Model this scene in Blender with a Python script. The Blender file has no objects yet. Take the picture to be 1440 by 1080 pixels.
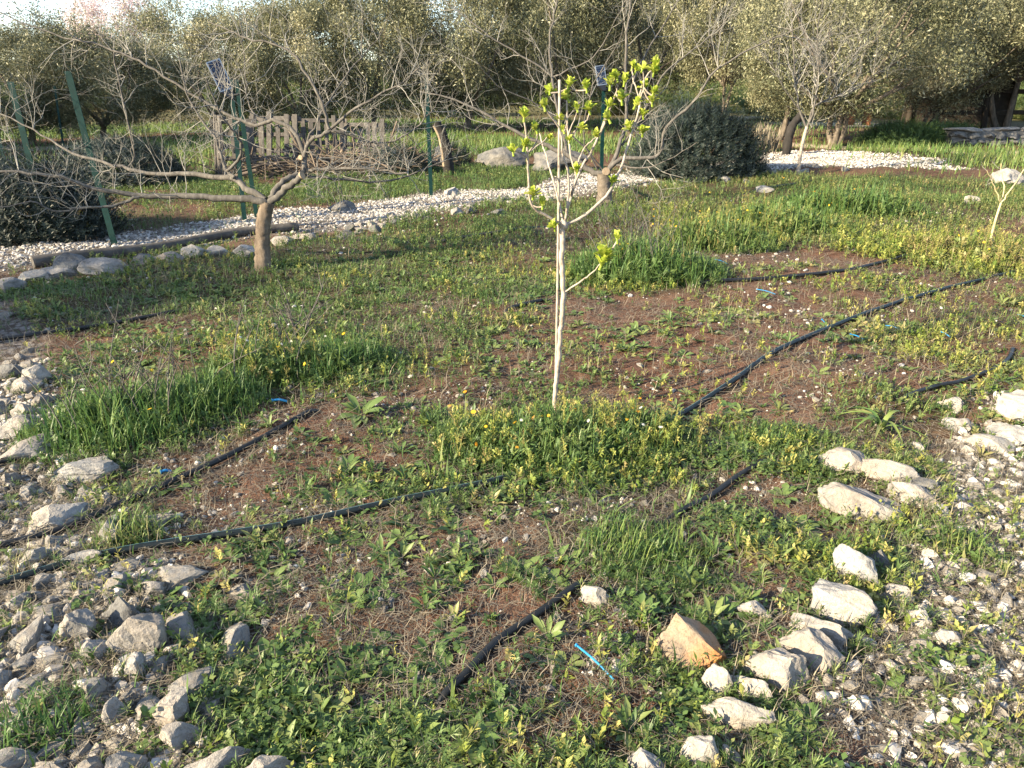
import bpy, math, random
import numpy as np
from mathutils import Vector

# ------------------------------------------------------------------ camera, sky, sun, exposure
SC = bpy.context.scene
COL = SC.collection
F_PX, CX, CY = 1048.0, 720.0, 540.0          # focal length and centre of the 1440x1080 photograph
CAM_H = 1.55
PITCH = math.radians(22.4)

cam_d = bpy.data.cameras.new('camera')
cam_d.sensor_width = 36.0
cam_d.lens = 36.0 * F_PX / 1440.0
cam_d.clip_start, cam_d.clip_end = 0.05, 2000
cam = bpy.data.objects.new('camera', cam_d)
cam.location = (0, 0, CAM_H)
cam.rotation_euler = (math.pi / 2 - PITCH, 0, 0)
COL.objects.link(cam)
SC.camera = cam

SUN_EL = math.radians(24)
SUN_AZ = math.radians(-119)                   # clockwise from +Y: left of and a little behind the camera
S_DIR = Vector((math.sin(SUN_AZ) * math.cos(SUN_EL), math.cos(SUN_AZ) * math.cos(SUN_EL), math.sin(SUN_EL)))

W = bpy.data.worlds.new('World')
SC.world = W
W.use_nodes = True
nt = W.node_tree
bg = nt.nodes['Background']
sky = nt.nodes.new('ShaderNodeTexSky')
sky.sky_type = 'NISHITA'
sky.sun_disc = False
sky.sun_elevation = SUN_EL
sky.sun_rotation = SUN_AZ
sky.air_density = 0.8
sky.dust_density = 0.3
sky.ozone_density = 1.0
tc = nt.nodes.new('ShaderNodeTexCoord')
mp = nt.nodes.new('ShaderNodeMapping'); mp.inputs['Scale'].default_value = (2.0, 2.0, 22.0)
cn = nt.nodes.new('ShaderNodeTexNoise'); cn.inputs['Scale'].default_value = 2.2; cn.inputs['Detail'].default_value = 6
cr = nt.nodes.new('ShaderNodeValToRGB')
cr.color_ramp.elements[0].position = 0.42; cr.color_ramp.elements[0].color = (0.03, 0.03, 0.03, 1)
cr.color_ramp.elements[1].position = 0.72; cr.color_ramp.elements[1].color = (0.5, 0.5, 0.5, 1)
mx = nt.nodes.new('ShaderNodeMix'); mx.data_type = 'RGBA'
mx.inputs[7].default_value = (3.2, 3.6, 3.9, 1)
nt.links.new(tc.outputs['Generated'], mp.inputs[0]); nt.links.new(mp.outputs[0], cn.inputs['Vector'])
nt.links.new(cn.outputs['Fac'], cr.inputs[0]); nt.links.new(cr.outputs[0], mx.inputs[0])
nt.links.new(sky.outputs[0], mx.inputs[6]); nt.links.new(mx.outputs[2], bg.inputs['Color'])
bg.inputs['Strength'].default_value = 0.105

sun_d = bpy.data.lights.new('sun', 'SUN')
sun_d.energy = 4.9
sun_d.angle = math.radians(0.6)
sun_d.color = (1.0, 0.84, 0.58)
sun = bpy.data.objects.new('sun', sun_d)
sun.rotation_euler = (-S_DIR).to_track_quat('-Z', 'Y').to_euler()
sun.location = (-20, -12, 12)
COL.objects.link(sun)

SC.view_settings.view_transform = 'Standard'
SC.view_settings.look = 'None'
SC.view_settings.exposure = 2.1
SC.view_settings.gamma = 1.0
SC.cycles.max_bounces = 6
SC.cycles.diffuse_bounces = 3
SC.cycles.transmission_bounces = 3
SC.cycles.sample_clamp_indirect = 4

# ------------------------------------------------------------------ helpers
R = np.random.default_rng(11)
random.seed(5)
CP, SP = math.cos(PITCH), math.sin(PITCH)

def ray(px, py):
    a, b = (px - CX) / F_PX, (CY - py) / F_PX
    return np.array([a, CP + b * SP, -SP + b * CP])

def P(px, py, Y):
    d = ray(px, py)
    return np.array([0, 0, CAM_H]) + d * (Y / d[1])

def vnoise(x, y, s, seed=0):
    x = np.asarray(x, float) / s + 1000.0; y = np.asarray(y, float) / s + 1000.0
    xi = np.floor(x).astype(np.int64); yi = np.floor(y).astype(np.int64)
    fx = x - xi; fy = y - yi
    fx = fx * fx * (3 - 2 * fx); fy = fy * fy * (3 - 2 * fy)
    def h(a, b):
        n = (a * 374761393 + b * 668265263 + seed * 974711) & 0x7fffffff
        n = ((n ^ (n >> 13)) * 1274126177) & 0x7fffffff
        return ((n ^ (n >> 16)) & 0xffff) / 65535.0
    return (h(xi, yi) * (1 - fx) + h(xi + 1, yi) * fx) * (1 - fy) + (h(xi, yi + 1) * (1 - fx) + h(xi + 1, yi + 1) * fx) * fy

def fbm(x, y, s, seed=0, o=3):
    v = 0; a = 0.5; t = 0
    for k in range(o):
        v = v + a * vnoise(x, y, s / 2 ** k, seed + k * 17); t += a; a *= 0.5
    return v / t

def ss(t):
    t = np.clip(t, 0, 1); return t * t * (3 - 2 * t)

def hgt(x, y):
    x = np.asarray(x, float); y = np.asarray(y, float)
    d = np.hypot(x, y)
    near = 1 - ss((d - 18) / 20)
    z = near * ((vnoise(x, y, 0.9, 3) - .5) * 0.07 + (vnoise(x, y, 0.27, 4) - .5) * 0.035 + (vnoise(x, y, 0.09, 5) - .5) * 0.016)
    z = z + ss((y - 60) / 190) * ss((x + 15) / 60) * (34 + 14 * fbm(x, y, 40, 8)) + ss((y - 55) / 200) * 6
    return z

def G(px, py):
    d = ray(px, py)
    p = np.array([0, 0, CAM_H]) + d * (CAM_H / -d[2])
    z = float(hgt(p[0], p[1]))
    return np.array([p[0], p[1], z])

def slant(p):
    q = np.asarray(p) - np.array([0, 0, CAM_H])
    return q[1] * CP - q[2] * SP

def mpp(p):                                     # metres per photograph pixel at point p
    return slant(p) / F_PX

class MB:
    def __init__(self):
        self.v = []; self.f = []; self.t = []; self.m = []; self.n = 0
    def add(self, v, f, tint=0.5, mat=0):
        v = np.asarray(v, float).reshape(-1, 3); f = np.asarray(f, int)
        if len(f) == 0: return
        self.v.append(v); self.f.append(f + self.n); self.n += len(v)
        self.t.append(np.broadcast_to(np.asarray(tint, float), (len(v),)))
        self.m.append(np.full(len(f), mat, int))
    def build(self, name, mats, parent=None, smooth=True, loc=None):
        me = bpy.data.meshes.new(name)
        v = np.concatenate(self.v)
        if loc is not None: v = v - np.asarray(loc)
        me.vertices.add(len(v)); me.vertices.foreach_set('co', v.astype(np.float32).ravel())
        loops = np.concatenate([f.ravel() for f in self.f])
        sizes = np.concatenate([np.full(len(f), f.shape[1], int) for f in self.f])
        starts = np.concatenate([[0], np.cumsum(sizes)[:-1]])
        me.loops.add(len(loops)); me.loops.foreach_set('vertex_index', loops.astype(np.int32))
        me.polygons.add(len(sizes)); me.polygons.foreach_set('loop_start', starts.astype(np.int32))
        me.polygons.foreach_set('loop_total', sizes.astype(np.int32))
        me.polygons.foreach_set('material_index', np.concatenate(self.m).astype(np.int32))
        me.polygons.foreach_set('use_smooth', np.full(len(sizes), smooth))
        a = me.attributes.new('tint', 'FLOAT', 'POINT')
        a.data.foreach_set('value', np.concatenate(self.t).astype(np.float32))
        for m in (mats if isinstance(mats, (list, tuple)) else [mats]): me.materials.append(m)
        me.update(calc_edges=True); me.validate()
        o = bpy.data.objects.new(name, me); COL.objects.link(o)
        if parent is not None: o.parent = parent
        if loc is not None and parent is None: o.location = loc
        return o

def tag(o, label=None, cat=None, group=None, kind=None):
    if label: o['label'] = label
    if cat: o['category'] = cat
    if group: o['group'] = group
    if kind: o['kind'] = kind
    return o

def empty(name, loc, label, cat, group=None, rz=0):
    o = bpy.data.objects.new(name, None); COL.objects.link(o)
    o.location = loc; o.rotation_euler = (0, 0, rz); o.empty_display_size = .1
    return tag(o, label, cat, group)

def copy_tree(o, parent=None):
    c = o.copy(); COL.objects.link(c)
    if parent is not None: c.parent = parent
    for ch in list(o.children): copy_tree(ch, c)
    return c

def rotm(yaw, tilt, roll=None):
    yaw = np.asarray(yaw, float); tilt = np.asarray(tilt, float)
    cy, sy, ct, st = np.cos(yaw), np.sin(yaw), np.cos(tilt), np.sin(tilt)
    z = np.zeros_like(yaw); o = np.ones_like(yaw)
    Rz = np.stack([np.stack([cy, -sy, z], -1), np.stack([sy, cy, z], -1), np.stack([z, z, o], -1)], -2)
    Rx = np.stack([np.stack([o, z, z], -1), np.stack([z, ct, -st], -1), np.stack([z, st, ct], -1)], -2)
    M = Rz @ Rx
    if roll is not None:
        cr_, sr = np.cos(roll), np.sin(roll)
        M = M @ np.stack([np.stack([cr_, -sr, z], -1), np.stack([sr, cr_, z], -1), np.stack([z, z, o], -1)], -2)
    return M

def scatter(mb, T, pos, M, scale, tint, mat=0, tvar=None):
    tv, tf = T
    pos = np.asarray(pos, float); m = len(pos)
    if m == 0: return
    scale = np.asarray(scale, float)
    if scale.ndim == 0: scale = np.full(m, float(scale))
    if scale.ndim == 1: scale = np.repeat(scale[:, None], 3, 1)
    loc = tv[None] * scale[:, None, :]
    v = np.einsum('mij,mnj->mni', M, loc) + pos[:, None, :]
    f = tf[None] + (np.arange(m) * len(tv))[:, None, None]
    t = np.repeat(np.asarray(tint, float), len(tv)) if np.ndim(tint) else np.full(m * len(tv), tint)
    if tvar is not None: t = t + np.tile(tvar, m)
    mb.add(v.reshape(-1, 3), f.reshape(-1, tf.shape[1]), np.clip(t, 0, 1), mat)

def tube(mb, pts, rad, sides=6, tint=0.5, mat=0, cap=True, rough=0.0):
    pts = np.asarray(pts, float); k = len(pts)
    rad = np.broadcast_to(np.asarray(rad, float), (k,))
    tg = np.gradient(pts, axis=0); tg /= np.linalg.norm(tg, axis=1)[:, None] + 1e-9
    up = np.array([0, 0, 1.0]) if abs(tg[:, 2]).mean() < 0.8 else np.array([1.0, 0.2, 0])
    a = np.cross(tg, up); a /= np.linalg.norm(a, axis=1)[:, None] + 1e-9
    b = np.cross(tg, a)
    ang = np.arange(sides) * 2 * math.pi / sides
    rr = rad[:, None] * (1 + rough * (R.random((k, sides)) - .5))
    v = pts[:, None, :] + rr[..., None] * (np.cos(ang)[None, :, None] * a[:, None, :] + np.sin(ang)[None, :, None] * b[:, None, :])
    i = np.arange(k - 1)[:, None] * sides; j = np.arange(sides)[None, :]; j2 = (j + 1) % sides
    q = np.stack([i + j, i + j2, i + sides + j2, i + sides + j], -1).reshape(-1, 4)
    mb.add(v.reshape(-1, 3), q, tint, mat)
    if cap:
        for base, end in ((0, 0), (k - 1, k - 1)):
            c = np.concatenate([v[end], pts[end][None]])
            fi = np.stack([np.arange(sides), (np.arange(sides) + 1) % sides, np.full(sides, sides)], -1)
            if base == 0: fi = fi[:, ::-1]
            mb.add(c, fi, tint, mat)

def smooth_poly(pts, n=4):
    pts = np.asarray(pts, float)
    if len(pts) < 3:
        t = np.linspace(0, 1, n + 1)[:, None]; return pts[0] * (1 - t) + pts[1] * t
    p = np.concatenate([[2 * pts[0] - pts[1]], pts, [2 * pts[-1] - pts[-2]]])
    out = []
    for i in range(1, len(p) - 2):
        for t in np.linspace(0, 1, n, endpoint=False):
            out.append(.5 * (2 * p[i] + (p[i + 1] - p[i - 1]) * t + (2 * p[i - 1] - 5 * p[i] + 4 * p[i + 1] - p[i + 2]) * t * t + (3 * p[i] - p[i - 1] - 3 * p[i + 1] + p[i + 2]) * t ** 3))
    out.append(pts[-1]); return np.array(out)

def box(mb, c, size, yaw=0, tilt=0, roll=0, tint=.5, mat=0, jit=0):
    s = np.array(size) / 2
    v = np.array([[x, y, z] for x in (-1, 1) for y in (-1, 1) for z in (-1, 1)], float) * s
    if jit: v += (R.random(v.shape) - .5) * jit
    M = rotm(np.array([yaw]), np.array([tilt]), np.array([roll]))[0]
    f = [[0, 1, 3, 2], [4, 6, 7, 5], [0, 4, 5, 1], [2, 3, 7, 6], [0, 2, 6, 4], [1, 5, 7, 3]]
    mb.add(v @ M.T + np.asarray(c), f, tint, mat)

# ------------------------------------------------------------------ materials
def new_mat(name):
    m = bpy.data.materials.new(name); m.use_nodes = True
    n = m.node_tree.nodes; b = n['Principled BSDF']
    return m, m.node_tree, b

def ramp(t, stops, src):
    r = t.nodes.new('ShaderNodeValToRGB')
    e = r.color_ramp.elements
    while len(e) < len(stops): e.new(0.5)
    for k, (p, c) in enumerate(stops):
        e[k].position = p; e[k].color = (*c, 1)
    t.links.new(src, r.inputs[0]); return r.outputs[0]

def attr(t, name='tint'):
    a = t.nodes.new('ShaderNodeAttribute'); a.attribute_name = name; return a.outputs['Fac']

def mixc(t, fac, a, b, mode='MIX'):
    m = t.nodes.new('ShaderNodeMix'); m.data_type = 'RGBA'; m.blend_type = mode
    for i, s in ((0, fac), (6, a), (7, b)):
        if hasattr(s, 'links'): t.links.new(s, m.inputs[i])
        else: m.inputs[i].default_value = s if i == 0 else (*s, 1)
    return m.outputs[2]

def noise(t, scale, detail=4, rough=.55, vec=None, out='Fac'):
    n = t.nodes.new('ShaderNodeTexNoise'); n.inputs['Scale'].default_value = scale
    n.inputs['Detail'].default_value = detail; n.inputs['Roughness'].default_value = rough
    if vec is None:
        tcn = t.nodes.new('ShaderNodeTexCoord'); vec = tcn.outputs['Object']
    t.links.new(vec, n.inputs['Vector']); return n.outputs[out]

def bump(t, b, h, strength=.5, dist=.02):
    bn = t.nodes.new('ShaderNodeBump'); bn.inputs['Strength'].default_value = strength; bn.inputs['Distance'].default_value = dist
    t.links.new(h, bn.inputs['Height']); t.links.new(bn.outputs[0], b.inputs['Normal'])

def leaf_mat(name, stops, rough=.55, trans=.3, spec=.35):
    m, t, b = new_mat(name)
    c = ramp(t, stops, attr(t))
    t.links.new(c, b.inputs['Base Color'])
    b.inputs['Roughness'].default_value = rough
    b.inputs['Specular IOR Level'].default_value = spec
    tr = t.nodes.new('ShaderNodeBsdfTranslucent'); t.links.new(c, tr.inputs['Color'])
    ms = t.nodes.new('ShaderNodeMixShader'); ms.inputs[0].default_value = trans
    out = t.nodes['Material Output']
    t.links.new(b.outputs[0], ms.inputs[1]); t.links.new(tr.outputs[0], ms.inputs[2]); t.links.new(ms.outputs[0], out.inputs['Surface'])
    return m

def bark_mat(name, stops, sc=18, bs=.6, stretch=(1, 1, .25)):
    m, t, b = new_mat(name)
    tcn = t.nodes.new('ShaderNodeTexCoord'); mpn = t.nodes.new('ShaderNodeMapping'); mpn.inputs['Scale'].default_value = stretch
    t.links.new(tcn.outputs['Object'], mpn.inputs[0])
    n = noise(t, sc, 6, .65, mpn.outputs[0])
    t.links.new(ramp(t, stops, n), b.inputs['Base Color']); b.inputs['Roughness'].default_value = .85
    b.inputs['Specular IOR Level'].default_value = .2
    bump(t, b, n, bs, .01); return m

M_grass = leaf_mat('grass_blade', [(0, (.04, .09, .024)), (.35, (.08, .155, .042)), (.65, (.16, .21, .055)), (.85, (.22, .22, .09)), (1, (.33, .28, .16))], .5, .35)
M_weed = leaf_mat('weed_leaf', [(0, (.045, .085, .025)), (.35, (.085, .14, .04)), (.62, (.15, .19, .06)), (.82, (.23, .21, .085)), (1, (.32, .25, .13))], .5, .3)
M_yell = leaf_mat('yellow_weed', [(0, (.10, .16, .03)), (.4, (.21, .25, .05)), (.75, (.34, .32, .09)), (1, (.38, .30, .13))], .6, .35)
M_straw = leaf_mat('straw', [(0, (.06, .051, .041)), (.5, (.15, .13, .102)), (1, (.29, .25, .18))], .7, .15, .2)
M_olive = leaf_mat('olive_leaf', [(0, (.055, .066, .035)), (.45, (.155, .16, .09)), (.75, (.29, .275, .16)), (1, (.41, .38, .25))], .45, .22, .4)
M_shrub = leaf_mat('shrub_needle', [(0, (.008, .014, .010)), (.5, (.022, .034, .026)), (.85, (.055, .07, .058)), (1, (.12, .125, .11))], .5, .15)
M_bud = leaf_mat('fresh_bud', [(0, (.19, .28, .03)), (.5, (.36, .43, .05)), (1, (.52, .53, .13))], .5, .4)
M_bloss = leaf_mat('blossom', [(0, (.45, .34, .34)), (1, (.75, .66, .66))], .6, .3)
M_flow = leaf_mat('flower_petal', [(0, (.80, .28, .02)), (.5, (.85, .55, .03)), (.8, (.85, .75, .10)), (1, (.8, .78, .7))], .6, .3)
M_bark = bark_mat('bark_brown', [(.25, (.055, .042, .032)), (.5, (.12, .093, .07)), (.8, (.21, .17, .13))])
M_bark_d = bark_mat('bark_olive', [(.25, (.05, .042, .034)), (.55, (.12, .10, .08)), (.8, (.24, .20, .16))])
M_twig = bark_mat('bark_twig', [(.2, (.035, .032, .029)), (.5, (.085, .078, .07)), (.8, (.165, .153, .138))], 30, .3)
M_twig_lit = bark_mat('bark_twig_lit', [(.2, (.11, .103, .092)), (.5, (.205, .195, .175)), (.8, (.31, .297, .27))], 30, .2)  # fine twigs: sunlit paleness put into a lighter bark colour
M_yelb = bark_mat('bark_yellow', [(.3, (.30, .24, .12)), (.55, (.46, .39, .22)), (.8, (.56, .49, .31))], 30, .3)
M_pale = bark_mat('bark_pale', [(.3, (.10, .08, .06)), (.42, (.25, .21, .17)), (.6, (.33, .285, .24)), (.8, (.42, .375, .33))], 38, .6, (1, 1, .7))
M_wood = bark_mat('old_timber', [(.2, (.035, .031, .028)), (.55, (.085, .077, .07)), (.85, (.16, .148, .138))], 12, .3, (1, 1, 1))
M_woodd = bark_mat('dark_timber', [(.2, (.012, .010, .009)), (.6, (.036, .029, .023)), (.9, (.08, .055, .038))], 8, .3, (1, 1, 1))
M_char = bark_mat('charred_wood', [(.2, (.008, .008, .008)), (.6, (.025, .022, .02)), (.9, (.05, .045, .04))], 16, .7)
M_cut = bark_mat('cut_wood', [(.2, (.16, .115, .075)), (.6, (.29, .22, .15)), (.9, (.40, .32, .23))], 40, .2)
M_rust = bark_mat('rust_board', [(.2, (.10, .045, .025)), (.6, (.20, .09, .045)), (.9, (.30, .18, .10))], 6, .2, (1, 1, 1))

def rock_mat(name, lo, mid, hi, stain=None, amt=0.0):
    m, t, b = new_mat(name)
    oi = t.nodes.new('ShaderNodeObjectInfo')
    tcn = t.nodes.new('ShaderNodeTexCoord')
    va = t.nodes.new('ShaderNodeVectorMath'); va.operation = 'ADD'
    t.links.new(tcn.outputs['Object'], va.inputs[0]); t.links.new(oi.outputs['Location'], va.inputs[1])
    v = va.outputs[0]
    n1 = noise(t, 9, 8, .62, v); n2 = noise(t, 45, 6, .7, v); n3 = noise(t, 4.5, 5, .6, v)
    c = ramp(t, [(.28, lo), (.5, mid), (.72, hi)], n1)
    c2 = ramp(t, [(.30, (.62, .60, .58)), (.5, (1, 1, 1))], n2)
    c = mixc(t, .9, c, c2, 'MULTIPLY')
    if stain:
        f = ramp(t, [(.42, (0, 0, 0)), (.62, (amt, amt, amt))], n3)
        c = mixc(t, f, c, stain)
    vr = t.nodes.new('ShaderNodeTexVoronoi'); vr.feature = 'DISTANCE_TO_EDGE'; vr.inputs['Scale'].default_value = 11
    wv = t.nodes.new('ShaderNodeVectorMath'); wv.operation = 'ADD'
    nc = noise(t, 7, 4, .6, v, 'Color'); t.links.new(v, wv.inputs[0]); t.links.new(nc, wv.inputs[1]); t.links.new(wv.outputs[0], vr.inputs['Vector'])
    crk = ramp(t, [(0, (.45, .42, .4)), (.035, (1, 1, 1))], vr.outputs['Distance'])
    c = mixc(t, .55, c, crk, 'MULTIPLY')
    t.links.new(c, b.inputs['Base Color'])
    b.inputs['Roughness'].default_value = .8; b.inputs['Specular IOR Level'].default_value = .3
    ad = t.nodes.new('ShaderNodeMath'); ad.operation = 'ADD'
    t.links.new(n1, ad.inputs[0]); t.links.new(n2, ad.inputs[1])
    bump(t, b, ad.outputs[0], .75, .012)
    return m
M_rock = rock_mat('limestone', (.095, .092, .088), (.215, .206, .197), (.31, .30, .283), (.26, .205, .15), .5)
M_rockw = rock_mat('white_limestone', (.115, .112, .108), (.25, .243, .232), (.335, .327, .31), (.30, .24, .17), .5)
M_rockg = rock_mat('grey_limestone', (.05, .05, .052), (.105, .105, .105), (.17, .17, .167), (.15, .13, .10), .4)
M_rocko = rock_mat('orange_limestone', (.12, .08, .055), (.21, .165, .12), (.28, .25, .21), (.30, .125, .03), .9)
def pebble_mat():
    m, t, b = new_mat('gravel')
    c = ramp(t, [(0, (.08, .066, .056)), (.3, (.21, .188, .165)), (.7, (.36, .335, .31)), (1, (.50, .48, .455))], attr(t))
    n = noise(t, 60, 4, .7)
    c = mixc(t, .5, c, ramp(t, [(.3, (.6, .58, .55)), (.6, (1, 1, 1))], n), 'MULTIPLY')
    t.links.new(c, b.inputs['Base Color']); b.inputs['Roughness'].default_value = .85; b.inputs['Specular IOR Level'].default_value = .2
    bump(t, b, n, .4, .004); return m
M_peb = pebble_mat()

def plain(name, col, rough=.5, metal=0, spec=.5, n=0):
    m, t, b = new_mat(name)
    if n:
        c = ramp(t, [(.3, tuple(k * (1 - n) for k in col)), (.7, tuple(min(1, k * (1 + n)) for k in col))], noise(t, 25, 5))
        t.links.new(c, b.inputs['Base Color'])
    else: b.inputs['Base Color'].default_value = (*col, 1)
    b.inputs['Roughness'].default_value = rough; b.inputs['Metallic'].default_value = metal; b.inputs['Specular IOR Level'].default_value = spec
    return m
M_pipe = plain('black_pipe', (.009, .010, .011), .5, 0, .35, .4)
M_pipeg = plain('dark_green_pipe', (.005, .010, .012), .5, 0, .3, .3)
M_stripe = plain('pipe_stripe', (.08, .17, .19), .45)
M_tie = plain('blue_plastic', (.015, .17, .36), .4)
M_post = plain('green_paint', (.002, .019, .019), .65, 0, .12, .25)  # green paint, darkened so the colour carries the shade on the post fronts
M_lampb = plain('lamp_plastic', (.012, .012, .014), .4)
M_frame = plain('panel_frame', (.25, .28, .32), .4, .6)
def panel_mat():
    m, t, b = new_mat('solar_cells')
    tcn = t.nodes.new('ShaderNodeTexCoord'); br = t.nodes.new('ShaderNodeTexBrick')
    br.offset = 0; br.inputs['Scale'].default_value = 1; br.inputs['Brick Width'].default_value = .034; br.inputs['Row Height'].default_value = .034
    br.inputs['Mortar Size'].default_value = .0016
    br.inputs['Color1'].default_value = (.005, .012, .036, 1); br.inputs['Color2'].default_value = (.006, .015, .048, 1); br.inputs['Mortar'].default_value = (.10, .14, .19, 1)
    t.links.new(tcn.outputs['Object'], br.inputs['Vector']); t.links.new(br.outputs['Color'], b.inputs['Base Color'])
    b.inputs['Roughness'].default_value = .4; b.inputs['Specular IOR Level'].default_value = .25; return m
M_panel = panel_mat()

# ------------------------------------------------------------------ where things lie on the ground
def px_poly(l): return np.array([G(*p)[:2] for p in l])

def seg_dist(x, y, poly):
    x = np.asarray(x, float); y = np.asarray(y, float)
    d = np.full(x.shape, 1e9); 
    for a, b in zip(poly[:-1], poly[1:]):
        ab = b - a; L = (ab ** 2).sum() + 1e-9
        t = np.clip(((x - a[0]) * ab[0] + (y - a[1]) * ab[1]) / L, 0, 1)
        d = np.minimum(d, np.hypot(x - a[0] - t * ab[0], y - a[1] - t * ab[1]))
    return d

def pat(x, y, s, seed, lo=.42, hi=.6): return ss((fbm(x, y, s, seed) - lo) / (hi - lo))
PATH = px_poly([(-420, 430), (-150, 385), (0, 368), (150, 342), (300, 326), (420, 312), (540, 297), (660, 281), (770, 265), (880, 251), (980, 241), (1080, 229), (1160, 218)])
def path_mask(x, y):
    d = seg_dist(x, y, PATH)
    wob = (fbm(x, y, 1.1, 31) - .5) * .9
    m = ss((0.85 + wob - d) / .35)
    # pale stony area to the right where the path widens out
    c = G(1180, 226)[:2]
    e = np.hypot((x - c[0]) / 2.4, (y - c[1]) / 1.7)
    return np.maximum(m, ss((1.05 - e + (fbm(x, y, .8, 33) - .5) * .9) / .3))

def blob(x, y, px, py, rx, ry, soft=.5, seed=1, wob=.5):
    """density of a patch centred where the photograph pixel px,py meets the ground; rx, ry in metres"""
    c = G(px, py)[:2]
    a = math.atan2(c[0], c[1])
    dx, dy = x - c[0], y - c[1]
    u = dx * math.cos(a) - dy * math.sin(a); v = dx * math.sin(a) + dy * math.cos(a)
    e = np.hypot(u / rx, v / ry) + (fbm(x, y, .45 * max(rx, .5), seed) - .5) * wob
    return ss((1 - e) / soft + .5)

HEAP_L = px_poly([(-200, 1350), (60, 1080), (90, 940), (80, 840)])
HEAP_L2 = px_poly([(30, 800), (60, 700), (30, 620), (10, 560), (0, 500), (-30, 440)])
HEAP_R = px_poly([(1500, 1400), (1400, 1000), (1390, 900), (1400, 800), (1430, 700), (1500, 600)])
def stony(x, y):
    a = ss((.42 - seg_dist(x, y, HEAP_L) + (fbm(x, y, .3, 41) - .5) * .35) / .2)
    b = ss((.34 - seg_dist(x, y, HEAP_L2) + (fbm(x, y, .3, 42) - .5) * .3) / .2)
    c = .82 * ss((.46 - seg_dist(x, y, HEAP_R) + (fbm(x, y, .3, 43) - .5) * .5) / .25)
    return np.maximum(np.maximum(a, b), c)

LUSH = [(1250, 262, 1.6, .8, .7), (1340, 258, 1.6, .8, .7), (1110, 258, 1.8, .6, .6), (1420, 285, 1.2, .9, .6),   # px, py, rx, ry, amount : greener and taller patches of grass
    (130, 425, 1.1, .7, .75), (300, 400, 1.3, .6, .8), (450, 375, 1.3, .9, .85), (560, 420, 1.0, .7, .7), (650, 395, .9, .8, .55),
    (480, 470, .8, .5, .6), (620, 340, 1.2, 1.0, .6), (720, 330, .9, .9, .55), (180, 590, .55, .45, 1.0), (300, 560, .45, .35, .8),
    (430, 520, .75, .45, .8), (560, 500, .5, .4, .5), (690, 640, .45, .3, .8), (800, 640, .6, .4, .9), (880, 650, .4, .3, .8), (740, 690, .35, .18, .8),
    (900, 770, .34, .26, 1.0), (980, 720, .2, .2, .6), (1080, 615, .35, .18, .9), (180, 750, .18, .1, 1.0), (340, 970, .30, .2, .55), (470, 1010, .34, .22, .6),
    (660, 990, .25, .16, .7), (330, 860, .15, .12, .6), (890, 385, .8, .6, 1.0), (1000, 335, .9, .8, .8), (1090, 315, 1.2, 1.0, .9), (1190, 300, 1.2, 1.0, .9), (1280, 290, 1.2, 1.0, .8),
    (1370, 360, .9, .6, .9), (1350, 222, 2.6, 1.8, 1.0), (1440, 222, 2.4, 1.8, 1.0), (1330, 450, .8, .4, .5), (1250, 590, .3, .3, .6),
    (1330, 770, .26, .2, .8), (1290, 840, .2, .15, .6), (1100, 960, .2, .12, .3), (460, 265, 2.2, .9, 1.0), (560, 268, 1.8, 1.0, 1.0), (680, 252, 1.8, 1.0, 1.0), (640, 240, 2.5, 1.2, .9),
    (230, 320, 1.6, .8, .6), (100, 320, 1.2, .9, .5), (790, 300, 1.0, 1.0, .6), (900, 290, 1.2, .9, .7), (1010, 270, 1.6, .9, .7), (450, 200, 5, 2.5, .9), (700, 205, 4, 2.5, .9), (250, 230, 5, 2.5, .7),
    (100, 186, 8, 2.5, .9), (350, 180, 8, 2.0, .8), (640, 172, 7, 2.0, .8), (60, 900, .1, .1, .2), (610, 600, .3, .2, .5), (90, 650, .2, .2, .3), (1000, 960, .15, .12, .5)]
BARE = [(800, 1000, .28, .13), (700, 900, .3, .16), (930, 1010, .25, .12), (1150, 1000, .3, .16), (540, 960, .2, .1), (1230, 700, .2, .15), (1000, 480, 1.1, .7), (900, 440, .8, .5), (1130, 370, 1.3, .7), (1150, 430, 1.0, .6), (430, 590, .6, .22), (330, 660, .55, .3), (350, 720, .5, .2), (560, 640, .5, .25), (700, 770, .45, .35),
        (600, 830, .4, .25), (760, 860, .3, .2), (230, 470, .7, .25), (640, 430, .7, .2), (1200, 520, .8, .3), (900, 700, .2, .15), (850, 910, .3, .15), (1050, 690, .3, .2), (1290, 620, .35, .25), (420, 880, .25, .15), (1030, 560, .6, .3), (420, 800, .35, .2), (600, 760, .3, .16), (560, 905, .28, .14), (760, 940, .28, .12), (900, 905, .28, .12), (1060, 880, .25, .12), (1010, 810, .3, .15), (260, 810, .2, .15), (980, 760, .12, .1), (660, 870, .3, .2), (480, 720, .3, .15)]
def lush(x, y):
    v = np.zeros(np.shape(x))
    for k, (px, py, rx, ry, a) in enumerate(LUSH):
        v = np.maximum(v, a * blob(x, y, px, py, rx, ry, .6, 60 + k, .7))
    return v * (1 - .9 * path_mask(x, y))
def bare(x, y):
    v = np.zeros(np.shape(x))
    for k, (px, py, rx, ry) in enumerate(BARE):
        v = np.maximum(v, blob(x, y, px, py, rx, ry, .7, 160 + k, .9))
    return v

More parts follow.
